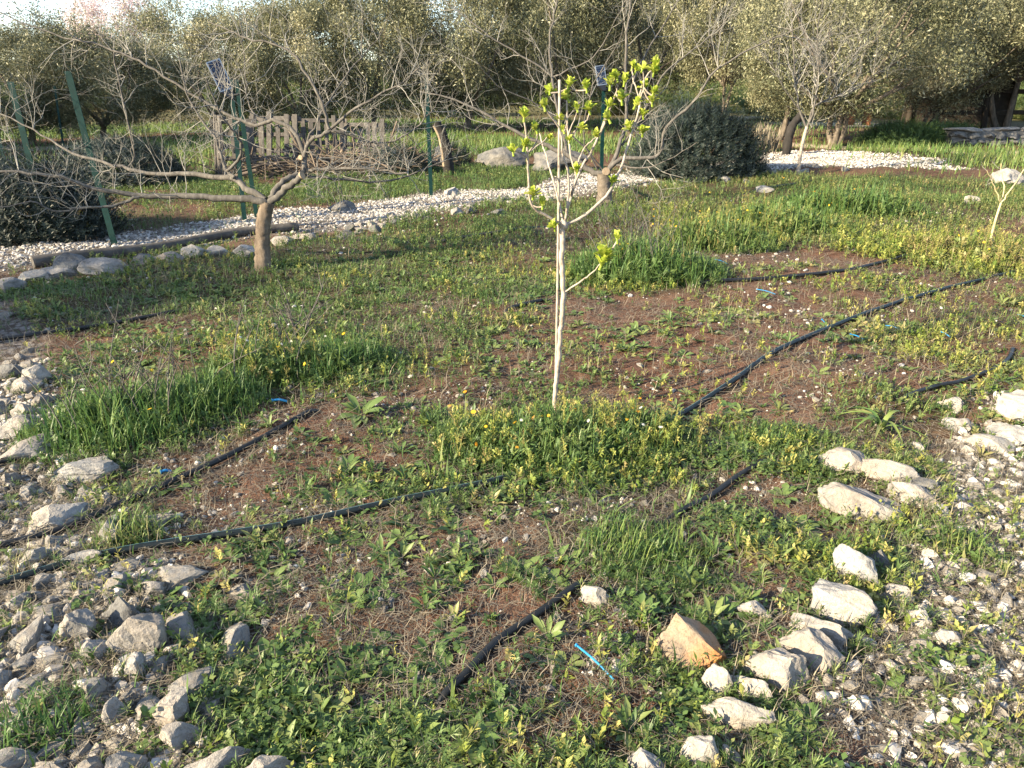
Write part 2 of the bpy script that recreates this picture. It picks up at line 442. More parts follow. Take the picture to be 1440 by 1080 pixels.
# ------------------------------------------------------------------ the ground: one sheet to the horizon
def ground_mat():
    m, t, b = new_mat('soil')
    tcn = t.nodes.new('ShaderNodeTexCoord'); v = tcn.outputs['Object']
    n1 = noise(t, 1.6, 6, .6, v); n2 = noise(t, 11, 8, .65, v); n3 = noise(t, 70, 4, .7, v)
    soil = ramp(t, [(.25, (.042, .022, .015)), (.5, (.10, .052, .035)), (.75, (.17, .10, .07))], n2)
    soil = mixc(t, ramp(t, [(.42, (0, 0, 0)), (.66, (.55, .55, .55))], n1), soil, (.15, .10, .07))
    vo = t.nodes.new('ShaderNodeTexVoronoi'); vo.inputs['Scale'].default_value = 75; t.links.new(v, vo.inputs['Vector'])
    grit = ramp(t, [(.12, (.40, .36, .32)), (.2, (0, 0, 0))], vo.outputs['Distance'])
    gm = ramp(t, [(.16, (.6, .6, .6)), (.24, (0, 0, 0))], vo.outputs['Distance'])
    spots = noise(t, 2.7, 4, .6, v)
    gsel = mixc(t, 1.0, gm, ramp(t, [(.45, (0, 0, 0)), (.6, (1, 1, 1))], spots), 'MULTIPLY')
    soil = mixc(t, gsel, soil, (.31, .27, .23))
    grassy = ramp(t, [(.3, (.028, .026, .013)), (.6, (.06, .05, .026)), (.8, (.10, .078, .046))], n2)
    c = mixc(t, attr(t, 'm_grass'), soil, grassy)
    vo2 = t.nodes.new('ShaderNodeTexVoronoi'); vo2.inputs['Scale'].default_value = 24; t.links.new(v, vo2.inputs['Vector'])
    stone = ramp(t, [(0, (.28, .265, .25)), (.4, (.20, .182, .165)), (.62, (.08, .065, .053))], vo2.outputs['Distance'])
    c = mixc(t, attr(t, 'm_path'), c, stone)
    far = ramp(t, [(.3, (.05, .055, .025)), (.55, (.10, .09, .045)), (.8, (.20, .15, .10))], noise(t, .06, 6, .6, v))
    c = mixc(t, attr(t, 'm_far'), c, far)
    c = mixc(t, attr(t, 'm_road'), c, (.46, .39, .30))
    t.links.new(c, b.inputs['Base Color']); b.inputs['Roughness'].default_value = .95; b.inputs['Specular IOR Level'].default_value = .1
    ad = t.nodes.new('ShaderNodeMath'); ad.operation = 'ADD'; t.links.new(n2, ad.inputs[0]); t.links.new(n3, ad.inputs[1])
    bump(t, b, ad.outputs[0], .9, .02)
    return m

def make_ground():
    rings = np.concatenate([np.geomspace(.4, 40, 420), np.geomspace(41, 900, 90)])
    th = np.concatenate([np.linspace(-58, 58, 430), np.linspace(60, 300, 60)])
    th = np.radians(th)
    rr, tt = np.meshgrid(rings, th, indexing='ij')
    x = rr * np.sin(tt); y = rr * np.cos(tt); z = hgt(x, y)
    nr, ntn = rr.shape
    v = np.stack([x, y, z], -1).reshape(-1, 3)
    i = np.arange(nr - 1)[:, None] * ntn; j = np.arange(ntn)[None]; j2 = (j + 1) % ntn
    q = np.stack([i + j, i + ntn + j, i + ntn + j2, i + j2], -1).reshape(-1, 4)[:, ::-1]
    mb = MB(); mb.add(v, q)
    c = len(v); mb.add(np.concatenate([v[:ntn], [[0, 0, 0]]]), np.stack([np.arange(ntn), np.full(ntn, ntn), (np.arange(ntn) + 1) % ntn], -1)[:, ::-1])
    o = mb.build('ground', ground_mat()); tag(o, kind='structure')
    xa, ya = v[:, 0], v[:, 1]
    d = np.hypot(xa, ya)
    gm = np.clip(lush(xa, ya) * .85 + .18 * (1 - bare(xa, ya)) , 0, 1) * (1 - .8 * stony(xa, ya))
    pm = np.clip(np.maximum(path_mask(xa, ya), .8 * stony(xa, ya)), 0, 1)
    fm = ss((d - 24) / 14)
    rd = ss((.75 - seg_dist(xa, ya, px_poly([(-400, 209), (0, 208), (140, 206), (330, 196), (560, 182)]))) / .5)
    rd = np.maximum(rd, .8 * blob(xa, ya, 1230, 176, 3.0, 1.2, .5, 71, .6)); rd = np.maximum(rd, .6 * blob(xa, ya, 1010, 165, 2.0, 1.5, .5, 72, .6)); rd = np.maximum(rd, .8 * blob(xa, ya, 1330, 212, 3.6, .6, .5, 73, .5))
    for n, val in (('m_grass', gm), ('m_path', pm), ('m_far', fm * (1 - rd)), ('m_road', rd)):
        full = np.concatenate([val, val[:ntn], [0]])
        a = o.data.attributes.new(n, 'FLOAT', 'POINT'); a.data.foreach_set('value', full.astype(np.float32))
make_ground()

# ------------------------------------------------------------------ pipes and ties
def on_ground(l, lift):
    pts = smooth_poly(np.array([G(*p) for p in l]), 10)
    z = hgt(pts[:, 0], pts[:, 1])
    k = np.ones(15) / 15; zp = np.convolve(np.pad(z, 7, mode='edge'), k, 'valid')
    pts[:, 2] = np.maximum(zp, z - .012) + lift
    return pts
PIPES = []
def pipe(l, r, label, mat=M_pipe, stripe=False, bury=()):
    pts = on_ground(l, r + .004); seen = np.ones(len(pts), bool)
    for a, b in bury:                                # stretches that dip under soil and weeds
        i = np.arange(len(pts)) / 10.0; w = ss((i - a) / .5) * ss((b - i) / .5); pts[:, 2] -= w * (2 * r + .03); seen &= w < .5
    t_ = np.arange(len(pts)); pts[:, 2] -= (.045 * (1 - ss(t_ / 5.0)) * (l[0][0] > 0) + .045 * (l[-1][0] < 1440) * (1 - ss((len(pts) - 1 - t_) / 5.0)))
    runs = np.split(np.arange(len(pts)), np.where(np.diff(seen.astype(int)) != 0)[0] + 1)
    for q in runs:
        if seen[q[0]] and len(q) > 2: PIPES.append(pts[q, :2])
    mb = MB(); tube(mb, pts, r, 12)
    if not stripe:
        return tag(mb.build('irrigation_pipe', mat), label, 'pipe')
    root = empty('irrigation_pipe', pts[0], label, 'pipe')
    mb.build('pipe_body', mat, root, loc=pts[0])
    s = MB(); tg = np.gradient(pts, axis=0); tg /= np.linalg.norm(tg, axis=1)[:, None]
    side = np.cross(tg, [0, 0, 1.0])
    c = pts + (side * -.34 + np.array([0, 0, .94])) * (r - .0012)
    tube(s, c, .0016, 5); s.build('stripe', M_stripe, root, loc=pts[0])
    return root
pipe([(-160, 872), (0, 828), (180, 775), (400, 737), (560, 703), (700, 676), (800, 645), (880, 618), (942, 589), (1030, 538), (1105, 490), (1230, 436), (1330, 404), (1430, 381), (1560, 352)], .0145,
     'thick dark green water pipe with a pale stripe crossing the whole plot', M_pipeg, True)
pipe([(-120, 815), (0, 775), (90, 747), (180, 704), (320, 640), (400, 603), (460, 572)], .013, 'black hose running over the white triangular slab at the left')
pipe([(-120, 684), (0, 654), (70, 638), (140, 624), (200, 606)], .012, 'black hose between the stones and tall grass at the left edge')
pipe([(-100, 486), (0, 478), (120, 462), (200, 449), (285, 434)], .014, 'black hose in the low grass in front of the kerb stones')
pipe([(600, 1005), (655, 955), (700, 908), (740, 880), (800, 838), (880, 775), (955, 718), (1000, 692), (1060, 655), (1180, 603), (1260, 572), (1310, 553), (1350, 545), (1395, 527), (1418, 507), (1425, 486)], .0125,
     'black hose dipping through soil from bottom centre to a curl at right', bury=((4.1, 5.9), (8.1, 10.3)))
pipe([(960, 403), (1060, 398), (1180, 386), (1240, 372), (1302, 355)], .016, 'black hose on the red soil behind the thick striped pipe')
pipe([(600, 349), (680, 337), (780, 320)], .020, 'black hose in the grass behind the young fig')
pipe([(700, 446), (740, 434), (785, 423)], .014, 'black hose end in the grass left of the fig stem')
pipe([(1040, 272), (1100, 262), (1130, 258)], .018, 'distant black hose near the white stony patch')

def tie(x0, y0, x1, y1, label, r=.0033):
    a, b = G(x0, y0), G(x1, y1); m = (a + b) / 2
    a[2] += .022; b[2] += .014; m[2] = (a[2] + b[2]) / 2 + .006
    mb = MB(); pts = smooth_poly(np.array([a, m, b]), 5); tube(mb, pts, r, 7)
    tube(mb, np.array([a + (0, 0, 0), a + (pts[0] - pts[1]) * .3]), r * 1.7, 7)
    return tag(mb.build('plastic_tie', M_tie), label, 'plastic tie')
tie(811, 922, 862, 971, 'bright blue plastic tie lying near the tawny orange rock')
tie(1196, 472, 1216, 480, 'blue tie scrap on the soil below the striped pipe')
tie(1322, 473, 1336, 478, 'blue tie scrap nearest the curling hose')
tie(1156, 449, 1162, 459, 'blue tie standing up against the striped pipe')
tie(1064, 412, 1090, 415, 'thin blue tie scrap on the red soil below the far hose')
tie(1246, 458, 1262, 462, 'blue tie scrap half hidden in low weeds right of the striped pipe')
tie(1432, 444, 1445, 450, 'blue tie scrap at the right edge')
tie(226, 664, 240, 660, 'dark blue tie scrap beside the left black hose', .006)
tie(384, 572, 404, 569, 'blue tie scrap in the weeds below the left grass clump', .006)
tie(1006, 373, 1022, 377, 'blue tie scrap by the far hose end')

def pipe_clear(x, y, r=.035):
    k = np.ones(len(x), bool)
    for p in PIPES:
        q = (np.abs(x - p[:, 0].mean()) < np.ptp(p[:, 0]) / 2 + .1) & (np.abs(y - p[:, 1].mean()) < np.ptp(p[:, 1]) / 2 + .1)
        if q.any():
            k[q] &= seg_dist(x[q], y[q], p[::3] if len(p) > 30 else p) > r
    return k

# ------------------------------------------------------------------ stones
def ico(sub):
    import bmesh
    bm = bmesh.new(); bmesh.ops.create_icosphere(bm, subdivisions=sub, radius=1)
    v = np.array([p.co for p in bm.verts]); f = np.array([[q.index for q in p.verts] for p in bm.faces]); bm.free(); return v, f
ICO = {k: ico(k) for k in (1, 2, 3, 4)}

def n3(v, s, seed):
    return (vnoise(v[:, 0] + .71 * v[:, 2], v[:, 1] - .53 * v[:, 2], s, seed) + vnoise(v[:, 1] + 3.3 + .37 * v[:, 0], v[:, 2] * 1.1 + .41 * v[:, 0], s, seed + 5)) - 1

def rock_shape(seed, sub=4, planes=9, ang=.62, peak=None):
    g = np.random.default_rng(seed)
    v, f = ICO[sub]; v = v.copy()
    v = v * (1 + .22 * n3(v * 1.0, .9, seed))[:, None]
    for k in range(planes):
        n = g.normal(size=3); n[2] = abs(n[2]) * .8 if k % 3 else n[2]
        n /= np.linalg.norm(n)
        h = g.uniform(ang * .72, ang * 1.2)
        d = v @ n - h
        v = v - np.clip(d, 0, None)[:, None] * n * .97
    if peak is not None:
        v[:, 0] += peak[0] * np.clip(v[:, 2], 0, None); v[:, :2] *= (1 - peak[1] * np.clip(v[:, 2], 0, 1))[:, None]
    v = v + ICO[sub][0] * (.10 * n3(v, .38, seed + 9) + .06 * n3(v, .16, seed + 13) + .03 * n3(v, .075, seed + 17))[:, None]
    lo, hi = v.min(0), v.max(0)
    v = (v - (lo + hi) / 2) / (hi - lo)            # unit box
    return v, f

ROCKM = {'w': M_rockw, 'l': M_rock, 'g': M_rockg, 'o': M_rocko}
def rock(x0, y0, x1, y1, label, kind='l', seed=None, yaw=0, tilt=0, peak=None, sink=.26, group=None, name='rock', planes=9, Hk=1.0):
    cx = (x0 + x1) / 2
    seed = seed if seed is not None else int(x0 * 7 + y0 * 3)
    bpt = G(cx, y0 + .80 * (y1 - y0))
    s = mpp(bpt); w = (x1 - x0) * s * 1.02
    a = math.atan2(CAM_H, np.hypot(bpt[0], bpt[1]))
    hp = (y1 - y0) * s
    D = .75 * min(w, hp / max(math.sin(a), .2) * .75)
    H = float(np.clip((hp - .7 * D * math.sin(a)) / math.cos(a), .28 * w, 1.0 * w)) * Hk
    v, f = rock_shape(seed, 4, planes, peak=peak)
    mb = MB()
    az = math.atan2(bpt[0], bpt[1])
    M = rotm(np.array([-az + yaw]), np.array([0.]))[0]
    vv = (v * np.array([w, D, H * (1 + sink)]))
    vv[:, 2] += H * (1 + sink) * .5 - H * sink
    if tilt:
        c, s_ = math.cos(tilt), math.sin(tilt); vv = np.stack([vv[:, 0] * c + vv[:, 2] * s_, vv[:, 1], -vv[:, 0] * s_ + vv[:, 2] * c], -1)
    mb.add(vv @ M.T, f)
    o = mb.build(name, ROCKM[kind], smooth=False); o.location = bpt
    return tag(o, label, 'rock', group)

BIG = [
 # right-hand group
 (918, 858, 1018, 938, 'large tawny orange rock with a peaked top, nearest the short blue tie', 'o', dict(seed=21, peak=(-.5, .38))),
 (985, 934, 1030, 985, 'small upright white rock just in front of the tawny orange rock', 'w', dict(seed=22)),
 (1020, 955, 1082, 990, 'low white rock wedged beside the small upright white rock', 'w', dict(seed=23)),
 (985, 985, 1084, 1032, 'long white ridge-backed rock above the fine dark green weed', 'w', dict(seed=24)),
 (1046, 905, 1135, 972, 'mottled grey limestone block at the foot of the right-hand stone row', 'l', dict(seed=25)),
 (1090, 885, 1180, 945, 'sloping grey wedge rock lying against the mottled block', 'l', dict(seed=26, peak=(-.4, .3))),
 (1110, 862, 1205, 910, 'flat rough pale slab just below the broad cracked white block', 'l', dict(seed=27)),
 (1140, 818, 1224, 876, 'broad white block with a dark crack, below the pointed white block', 'w', dict(seed=28)),
 (1168, 766, 1230, 830, 'tall pointed white block topping the near part of the stone row', 'w', dict(seed=29, peak=(-.25, .45))),
 (1220, 776, 1248, 808, 'small rounded grey stone tucked behind the pointed white block', 'g', dict(seed=30)),
 (1034, 836, 1084, 870, 'small triangular buff rock standing alone left of the white blocks', 'w', dict(seed=31, peak=(.1, .4))),
 (1272, 855, 1306, 886, 'small white pointed stone at the edge of the right-hand gravel', 'w', dict(seed=32, peak=(-.4, .4))),
 (1308, 882, 1352, 912, 'white three-cornered stone among the right-hand gravel', 'w', dict(seed=33)),
 (1244, 822, 1284, 852, 'pair-like pale angular stone right of the broad cracked block', 'l', dict(seed=34)),
 (1150, 622, 1222, 664, 'rounded cream rock at the far left of the sunlit stone cluster', 'l', dict(seed=35)),
 (1198, 652, 1292, 678, 'long narrow pale slab lying across the sunlit stone cluster', 'l', dict(seed=36)),
 (1152, 668, 1264, 724, 'largest sunlit cream slab, sloping down to the right', 'l', dict(seed=37, peak=(-.5, .1))),
 (1248, 674, 1312, 714, 'thin grey slab leaning beside the largest sunlit slab', 'l', dict(seed=38, peak=(-.4, .1))),
 (1275, 672, 1322, 702, 'flat blue-grey flake behind the thin leaning slab', 'g', dict(seed=39)),
 (1306, 716, 1334, 738, 'small round pale pebble rock below the thin leaning slab', 'w', dict(seed=40)),
 (1400, 560, 1475, 610, 'big cream rock at the right edge behind the low sunlit slabs', 'w', dict(seed=41)),
 (1386, 598, 1445, 632, 'cream block in the middle of the right edge stones', 'w', dict(seed=42)),
 (1358, 610, 1420, 636, 'long low cream stone pointing left from the right edge stones', 'w', dict(seed=43)),
 (1318, 560, 1352, 582, 'white flake lying on bare soil left of the right edge rocks', 'w', dict(seed=44)),
 (1324, 588, 1364, 612, 'grey double-lobed stone on bare soil near the right edge rocks', 'l', dict(seed=45)),
 (1276, 620, 1298, 636, 'small white stone on bare soil right of the strap-leaved plant', 'w', dict(seed=46)),
 (814, 816, 864, 852, 'solitary white oblong rock beside the end of the black pipe', 'w', dict(seed=47, peak=(-.4, .2))),
 # lower left
 (78, 632, 162, 672, 'white angular rock with a dark right end between two pipes', 'w', dict(seed=51)),
 (44, 680, 126, 744, 'bright white triangular slab lying under the black pipe', 'w', dict(seed=52, peak=(.5, .3), Hk=.55)),
 (0, 584, 52, 618, 'pale sharp-edged boulder at the left edge by the tall grass', 'l', dict(seed=53)),
 (8, 608, 84, 646, 'buff oblong boulder just above the upper left pipe', 'l', dict(seed=54)),
 (20, 566, 54, 590, 'small white stone above the pale sharp-edged boulder', 'w', dict(seed=55)),
 (32, 516, 72, 548, 'white cracked stone in the trio by the left edge', 'w', dict(seed=56)),
 (0, 512, 36, 536, 'round grey stone in the trio by the left edge', 'g', dict(seed=57)),
 (20, 532, 62, 556, 'grey-white facetted stone, front of the trio by the left edge', 'l', dict(seed=58)),
 (84, 770, 140, 796, 'white half-buried rock behind the dark green pipe', 'w', dict(seed=59)),
 (158, 850, 234, 924, 'large grey-white block at the right border of the left heap', 'l', dict(seed=60)),
 (112, 892, 158, 930, 'egg-shaped grey stone left of the large grey-white block', 'l', dict(seed=61)),
 (90, 858, 136, 906, 'leaning grey stone in the middle of the left heap', 'l', dict(seed=62)),
 (194, 804, 234, 836, 'buff stone poking out of dry grass below the dark green pipe', 'l', dict(seed=63)),
 (150, 830, 200, 880, 'weathered brownish stone half hidden in dry grass', 'g', dict(seed=64)),
 (176, 918, 210, 956, 'sunlit buff stone directly below the large grey-white block', 'l', dict(seed=65)),
 (220, 968, 268, 1022, 'slanting grey slab standing on edge beside the dark leaves', 'l', dict(seed=66, peak=(.5, .2))),
 (145, 970, 182, 1012, 'whitish knobbly stone right of the dark grass tuft', 'l', dict(seed=67)),
 (230, 1000, 292, 1046, 'pitted whitish stone in front of the slanting slab', 'l', dict(seed=68)),
 (145, 1034, 204, 1090, 'tall pale stone at the bottom edge right of the tuft', 'l', dict(seed=69)),
 (252, 1044, 358, 1096, 'long pale grey boulder at the bottom edge', 'l', dict(seed=70)),
 (316, 1056, 424, 1110, 'smooth pale boulder cut by the bottom edge', 'l', dict(seed=71)),
 (878, 1056, 940, 1100, 'speckled grey rock at the bottom edge', 'l', dict(seed=72)),
 (955, 1040, 1012, 1090, 'pitted white rock at the bottom edge beside the speckled one', 'w', dict(seed=73)),
 (1010, 1056, 1040, 1084, 'smooth white cobble at the bottom edge', 'w', dict(seed=74)),
 (14, 858, 48, 880, 'flat grey flake near the left edge under the dark green pipe', 'l', dict(seed=75)),
 (14, 832, 46, 858, 'pale blocky stone right under the dark green pipe', 'l', dict(seed=76)),
 # far
 (1394, 238, 1438, 264, 'bright white boulder behind the little yellow sapling', 'w', dict(seed=182, peak=(-.35, .3), planes=14)),
 (1356, 278, 1380, 290, 'white stone in the grass left of the little yellow sapling', 'w', dict(seed=82)),
 (1062, 260, 1088, 271, 'white stone in the grass in front of the round dark bush', 'w', dict(seed=83)),
 (668, 210, 740, 240, 'large grey lichen-covered boulder left of the grass bank', 'g', dict(seed=84)),
 (748, 212, 826, 246, 'broadest grey boulder, seen behind the young fig', 'g', dict(seed=85)),
 (604, 210, 634, 240, 'grey boulder beside the charred stump', 'g', dict(seed=86)),
 (462, 284, 500, 300, 'grey stone at the far edge of the white path', 'g', dict(seed=87)),
 (690, 294, 712, 306, 'grey stone lying in the middle of the white path', 'g', dict(seed=88)),
 (624, 264, 648, 276, 'white stone beside the foot of the middle green post', 'w', dict(seed=89)),
 (80, 360, 136, 394, 'dark blue-grey stone in the kerb row by the pole end', 'g', dict(seed=91)),
 (50, 376, 110, 394, 'buff kerb stone left of the dark blue-grey stone', 'l', dict(seed=92)),
 (116, 370, 186, 392, 'pale knobbly kerb stone right of the dark blue-grey stone', 'l', dict(seed=93)),
 (30, 382, 70, 402, 'white kerb stone in front of the buff kerb stone', 'w', dict(seed=94)),
 (-6, 392, 36, 414, 'grey kerb stone nearest the left edge', 'l', dict(seed=95)),
 (188, 358, 222, 376, 'dark speckled kerb stone under the pole', 'g', dict(seed=96)),
 (220, 356, 258, 374, 'brownish kerb stone under the pole', 'l', dict(seed=97)),
 (256, 346, 290, 368, 'white lumpy kerb stone left of the pair of bright kerb stones', 'w', dict(seed=98)),
 (286, 344, 324, 364, 'bright white kerb stone, left one of a pair', 'w', dict(seed=99)),
 (318, 340, 360, 362, 'bright white kerb stone touching the brown tree trunk', 'w', dict(seed=100)),
 (382, 330, 414, 346, 'flat white kerb stone right of the brown tree trunk', 'w', dict(seed=101)),
 (408, 326, 444, 340, 'flat pale kerb stone second to the right of the trunk', 'l', dict(seed=102)),
]
rock_xy = []
for x0, y0, x1, y1, lab, kd, kw in BIG:
    o = rock(x0, y0, x1, y1, lab, kd, **kw)
    rock_xy.append((o.location.x, o.location.y, (x1 - x0) * mpp(np.array(o.location)) * .5))
RX = np.array(rock_xy)

# fist-sized stones: one mesh per variant, copies share it
stone_src = []
for k in range(10):
    v, f = rock_shape(300 + k, 3, 10); mb = MB(); mb.add(v + np.array([0, 0, .28]), f)
    for kd in ('l', 'w', 'g'):
        stone_src.append((kd, mb))
stone_me = {}
def stone(k, kd, x, y, size, label, group, flat=.6, name='stone'):
    key = (k, kd)
    if key not in stone_me:
        v, f = rock_shape(300 + k, 3, 15, .5); mb = MB(); mb.add(v + np.array([0, 0, .20]), f)
        o = mb.build(name, ROCKM[kd], smooth=False); stone_me[key] = o
    else:
        o = stone_me[key].copy(); COL.objects.link(o)
    o.location = (x, y, float(hgt(x, y)))
    o.scale = (size, size * R.uniform(.6, .9), size * flat * R.uniform(.7, 1.1)); o.rotation_euler = (R.normal(0, .15), R.normal(0, .15), R.uniform(0, 6.28))
    return tag(o, label, 'stone', group)

def free(x, y, used, r):
    if len(RX) and (np.hypot(RX[:, 0] - x, RX[:, 1] - y) < RX[:, 2] * .8 + r * .6).any(): return False
    return all((ux - x) ** 2 + (uy - y) ** 2 > (ur + r) ** 2 * .7 for ux, uy, ur in used)
used = []
def strew(n, fn, sizes, kinds, label, group, name='stone'):
    made = 0
    for _ in range(n * 12):
        if made >= n: break
        x, y = fn(); s = R.uniform(*sizes)
        if not free(x, y, used, s * .5) or not pipe_clear(np.array([x]), np.array([y]), s * .5 + .02)[0]: continue
        used.append((x, y, s * .5)); made += 1
        stone(int(R.integers(10)), kinds[int(R.integers(len(kinds)))], x, y, s, label, group, name=name)
def along(poly, w):
    def fn():
        i = R.integers(len(poly) - 1); t = R.random(); p = poly[i] * (1 - t) + poly[i + 1] * t
        return p[0] + R.normal(0, w), p[1] + R.normal(0, w)
    return fn
strew(100, along(px_poly([(40, 1100), (80, 980), (90, 880), (50, 850)]), .17), (.05, .15), 'www', 'fist-sized grey limestone in the loose stone heap at the lower left', 'loose stones heaped at the lower left')
strew(34, along(px_poly([(20, 780), (50, 690), (30, 610), (10, 550), (0, 490), (-20, 440)]), .14), (.06, .13), 'llw', 'pale stone in the broken stone row along the left edge', 'stones of the left edge row')
strew(60, along(px_poly([(1260, 1040), (1300, 920), (1360, 840), (1400, 740), (1420, 660)]), .16), (.035, .075), 'lww', 'small pale stone in the gravelly strip at the lower right', 'small stones at the lower right')
strew(34, along(px_poly([(430, 335), (520, 318), (620, 300), (700, 290), (780, 280)]), .16), (.10, .2), 'lwg', 'pale edging stone along the near side of the white path', 'edging stones of the white path')
strew(16, along(px_poly([(905, 262), (1000, 255), (1070, 246), (1130, 240), (1230, 240)]), .16), (.12, .24), 'lww', 'white edging stone in the row below the round dark bush', 'edging stones below the bush')
def soil_pt():
    py = R.uniform(420, 1050); px = R.uniform(250, 1250); g = G(px, py); return g[0], g[1]
strew(130, soil_pt, (.02, .05), 'wwl', 'small white stone lying loose among the weeds', 'loose white stones in the plot')

# pebbles: nobody could count them
def pebbles():
    mb = MB(); T = []
    for k in range(5):
        v, f = rock_shape(500 + k, 2 if k < 3 else 1, 12, .5); T.append((v + np.array([0, 0, .2]), f))
    v1, f1 = ICO[1]
    for k in range(3):
        vv = v1 * (1 + .3 * n3(v1, .7, 600 + k))[:, None] * .5; T.append((vv + np.array([0, 0, .15]), f1))
    def put(x, y, size, tint, near):
        idx = R.integers(0, 5, len(x)) if near else R.integers(5, 8, len(x))
        for k in range(8):
            q = idx == k
            if q.any():
                n = q.sum(); s = size[q][:, None] * np.stack([np.ones(n), R.uniform(.6, 1, n), R.uniform(.4, .8, n)], -1)
                scatter(mb, T[k], np.stack([x[q], y[q], hgt(x[q], y[q])], -1), rotm(R.uniform(0, 6.3, n), R.normal(0, .25, n)), s, tint[q])
    def field(n, pts, keep, lo, hi, t0, t1, near):
        x, y = pts(n); k = R.random(n) < keep(x, y); x, y = x[k], y[k]; k = pipe_clear(x, y, .045); x, y = x[k], y[k]; m = len(x)
        put(x, y, lo * (hi / lo) ** (R.random(m) ** 2.2), R.uniform(t0, t1, m), near)
    def wedge(d0, d1):
        def fn(n):
            d = np.sqrt(R.uniform(d0 * d0, d1 * d1, n)); a = np.radians(R.uniform(-54, 54, n)); return d * np.sin(a), d * np.cos(a)
        return fn
    sc = lambda x, y: .06 + 1.1 * ss((fbm(x, y, .4, 77) - .48) / .14) * (.35 + .65 * bare(x, y))
    field(19000, wedge(1.2, 4), lambda x, y: .6 * sc(x, y), .007, .034, .25, 1, True)
    field(31000, wedge(4, 11), lambda x, y: .34 * sc(x, y), .012, .05, .3, 1, False)
    field(106000, wedge(1.2, 5), lambda x, y: .6 * stony(x, y), .012, .06, .15, .95, True)
    def alongp(poly, w):
        def fn(n):
            L = np.linalg.norm(np.diff(poly, axis=0), axis=1); i = R.choice(len(L), n, p=L / L.sum()); t = R.random(n)[:, None]
            p = poly[i] * (1 - t) + poly[i + 1] * t; return p[:, 0] + R.uniform(-w, w, n), p[:, 1] + R.uniform(-w, w, n)
        return fn
    field(60000, alongp(PATH[1:], 1.3), lambda x, y: path_mask(x, y) * (.3 + .7 * pat(x, y, .55, 79, .35, .6)), .015, .055, .3, 1, False)
    c = G(1180, 226)[:2]
    field(16000, lambda n: (c[0] + R.uniform(-3.4, 3.4, n), c[1] + R.uniform(-3, 3, n)), path_mask, .02, .075, .3, 1, False)
    tag(mb.build('gravel', M_peb, smooth=False), 'pale limestone gravel and grit strewn over soil and path', 'gravel', kind='stuff')
pebbles()

# ------------------------------------------------------------------ ground cover
def blade(n=4, bend=.5, w=.05):
    t = np.linspace(0, 1, n + 1); y = bend * t ** 2; z = t * (1 - .35 * bend * t); ww = w * (1 - t ** 1.6) * .5 + .002
    v = np.stack([np.stack([-ww, y, z], -1), np.stack([ww, y, z], -1)], 1).reshape(-1, 3)
    f = np.array([[2 * i, 2 * i + 1, 2 * i + 3, 2 * i + 2] for i in range(n)]); return v, f
BL = [blade(4, .25), blade(4, .6), blade(4, 1.0, .045), blade(3, .45, .06)]
BLW = [blade(5, .5, .11), blade(5, .9, .12), blade(6, 1.3, .10)]

def leaf(L=1.0, w=.5, cup=.15, droop=.3, y0=.12):
    t = np.array([0, .35, .7, 1.0]); wd = np.array([.12, .75, 1.0, .12]) * w * .5
    v = []
    for a, b in zip(t, wd):
        y = y0 + a * L; z = .12 * a + .5 * a * (1 - a) * cup * 2 - droop * a * a * .4
        v += [[-b, y, z + cup * b], [0, y, z - .02], [b, y, z + cup * b]]
    f = []
    for i in range(3):
        for j in range(2):
            f.append([3 * i + j, 3 * i + j + 1, 3 * i + j + 4, 3 * i + j + 3])
    return np.array(v), np.array(f)

def join(parts):
    V, F, n = [], [], 0
    for v, f in parts: V.append(v); F.append(f + n); n += len(v)
    return np.concatenate(V), np.concatenate(F)
def rosette(n, seed, w=.42, up=.25):
    g = np.random.default_rng(seed); ps = []
    for k in range(n):
        v, f = leaf(g.uniform(.6, 1.1), w * g.uniform(.8, 1.2), .2, g.uniform(.1, .6))
        M = rotm(np.array([k * 6.283 / n + g.normal(0, .25)]), np.array([up * g.uniform(.2, 1.8)]))[0]; ps.append((v @ M.T, f))
    return join(ps)
ROS = [rosette(7, 1), rosette(9, 2, .35, .4), rosette(6, 3, .5, .2), rosette(11, 4, .26, .6)]

def sprig(n, seed, wide=.35, h=1.0, ls=.32):
    """an upright little weed: short stem, small leaves all round it"""
    g = np.random.default_rng(seed); ps = []
    ps.append((np.array([[-.012, 0, 0], [.012, 0, 0], [.006, 0, h], [-.006, 0, h]]), np.array([[0, 1, 2, 3]])))
    for k in range(n):
        z = h * (k + .6) / n; s = ls * g.uniform(.7, 1.3) * (1.15 - .5 * z / h); w = wide * s
        v = np.array([[0, .02, 0], [w * .5, s * .5, .10 * s], [0, s, .02 * s], [-w * .5, s * .5, .10 * s]])
        M = rotm(np.array([g.uniform(0, 6.28)]), np.array([g.uniform(.1, 1.0)]))[0]
        ps.append((v @ M.T + np.array([g.normal(0, .02), g.normal(0, .02), z]), np.array([[0, 1, 2, 3]])))
    return join(ps)
SPR = [sprig(9, 11), sprig(11, 12, .5, .8, .36), sprig(8, 13, .25, 1.1, .38), sprig(12, 14, .6, .45, .34)]
FEA = [sprig(22, 21, .10, .8, .5), sprig(24, 22, .09, .6, .6)]

def clover(seed):
    g = np.random.default_rng(seed); ps = []
    for k in range(8):
        r = g.uniform(.1, 1.0); a = g.uniform(0, 6.28); z = g.uniform(.25, .55); c = np.array([r * math.cos(a), r * math.sin(a), z])
        for j in range(3):
            b = j * 2.09 + g.uniform(0, 6); s = .30
            v = np.array([[0, 0, 0], [s * .42, s * .6, .03], [0, s, -.02], [-s * .42, s * .6, .03]])
            M = rotm(np.array([b]), np.array([g.normal(0, .3)]))[0]; ps.append((v @ M.T + c, np.array([[0, 1, 2, 3]])))
    return join(ps)
CLO = [clover(31), clover(32), clover(33)]

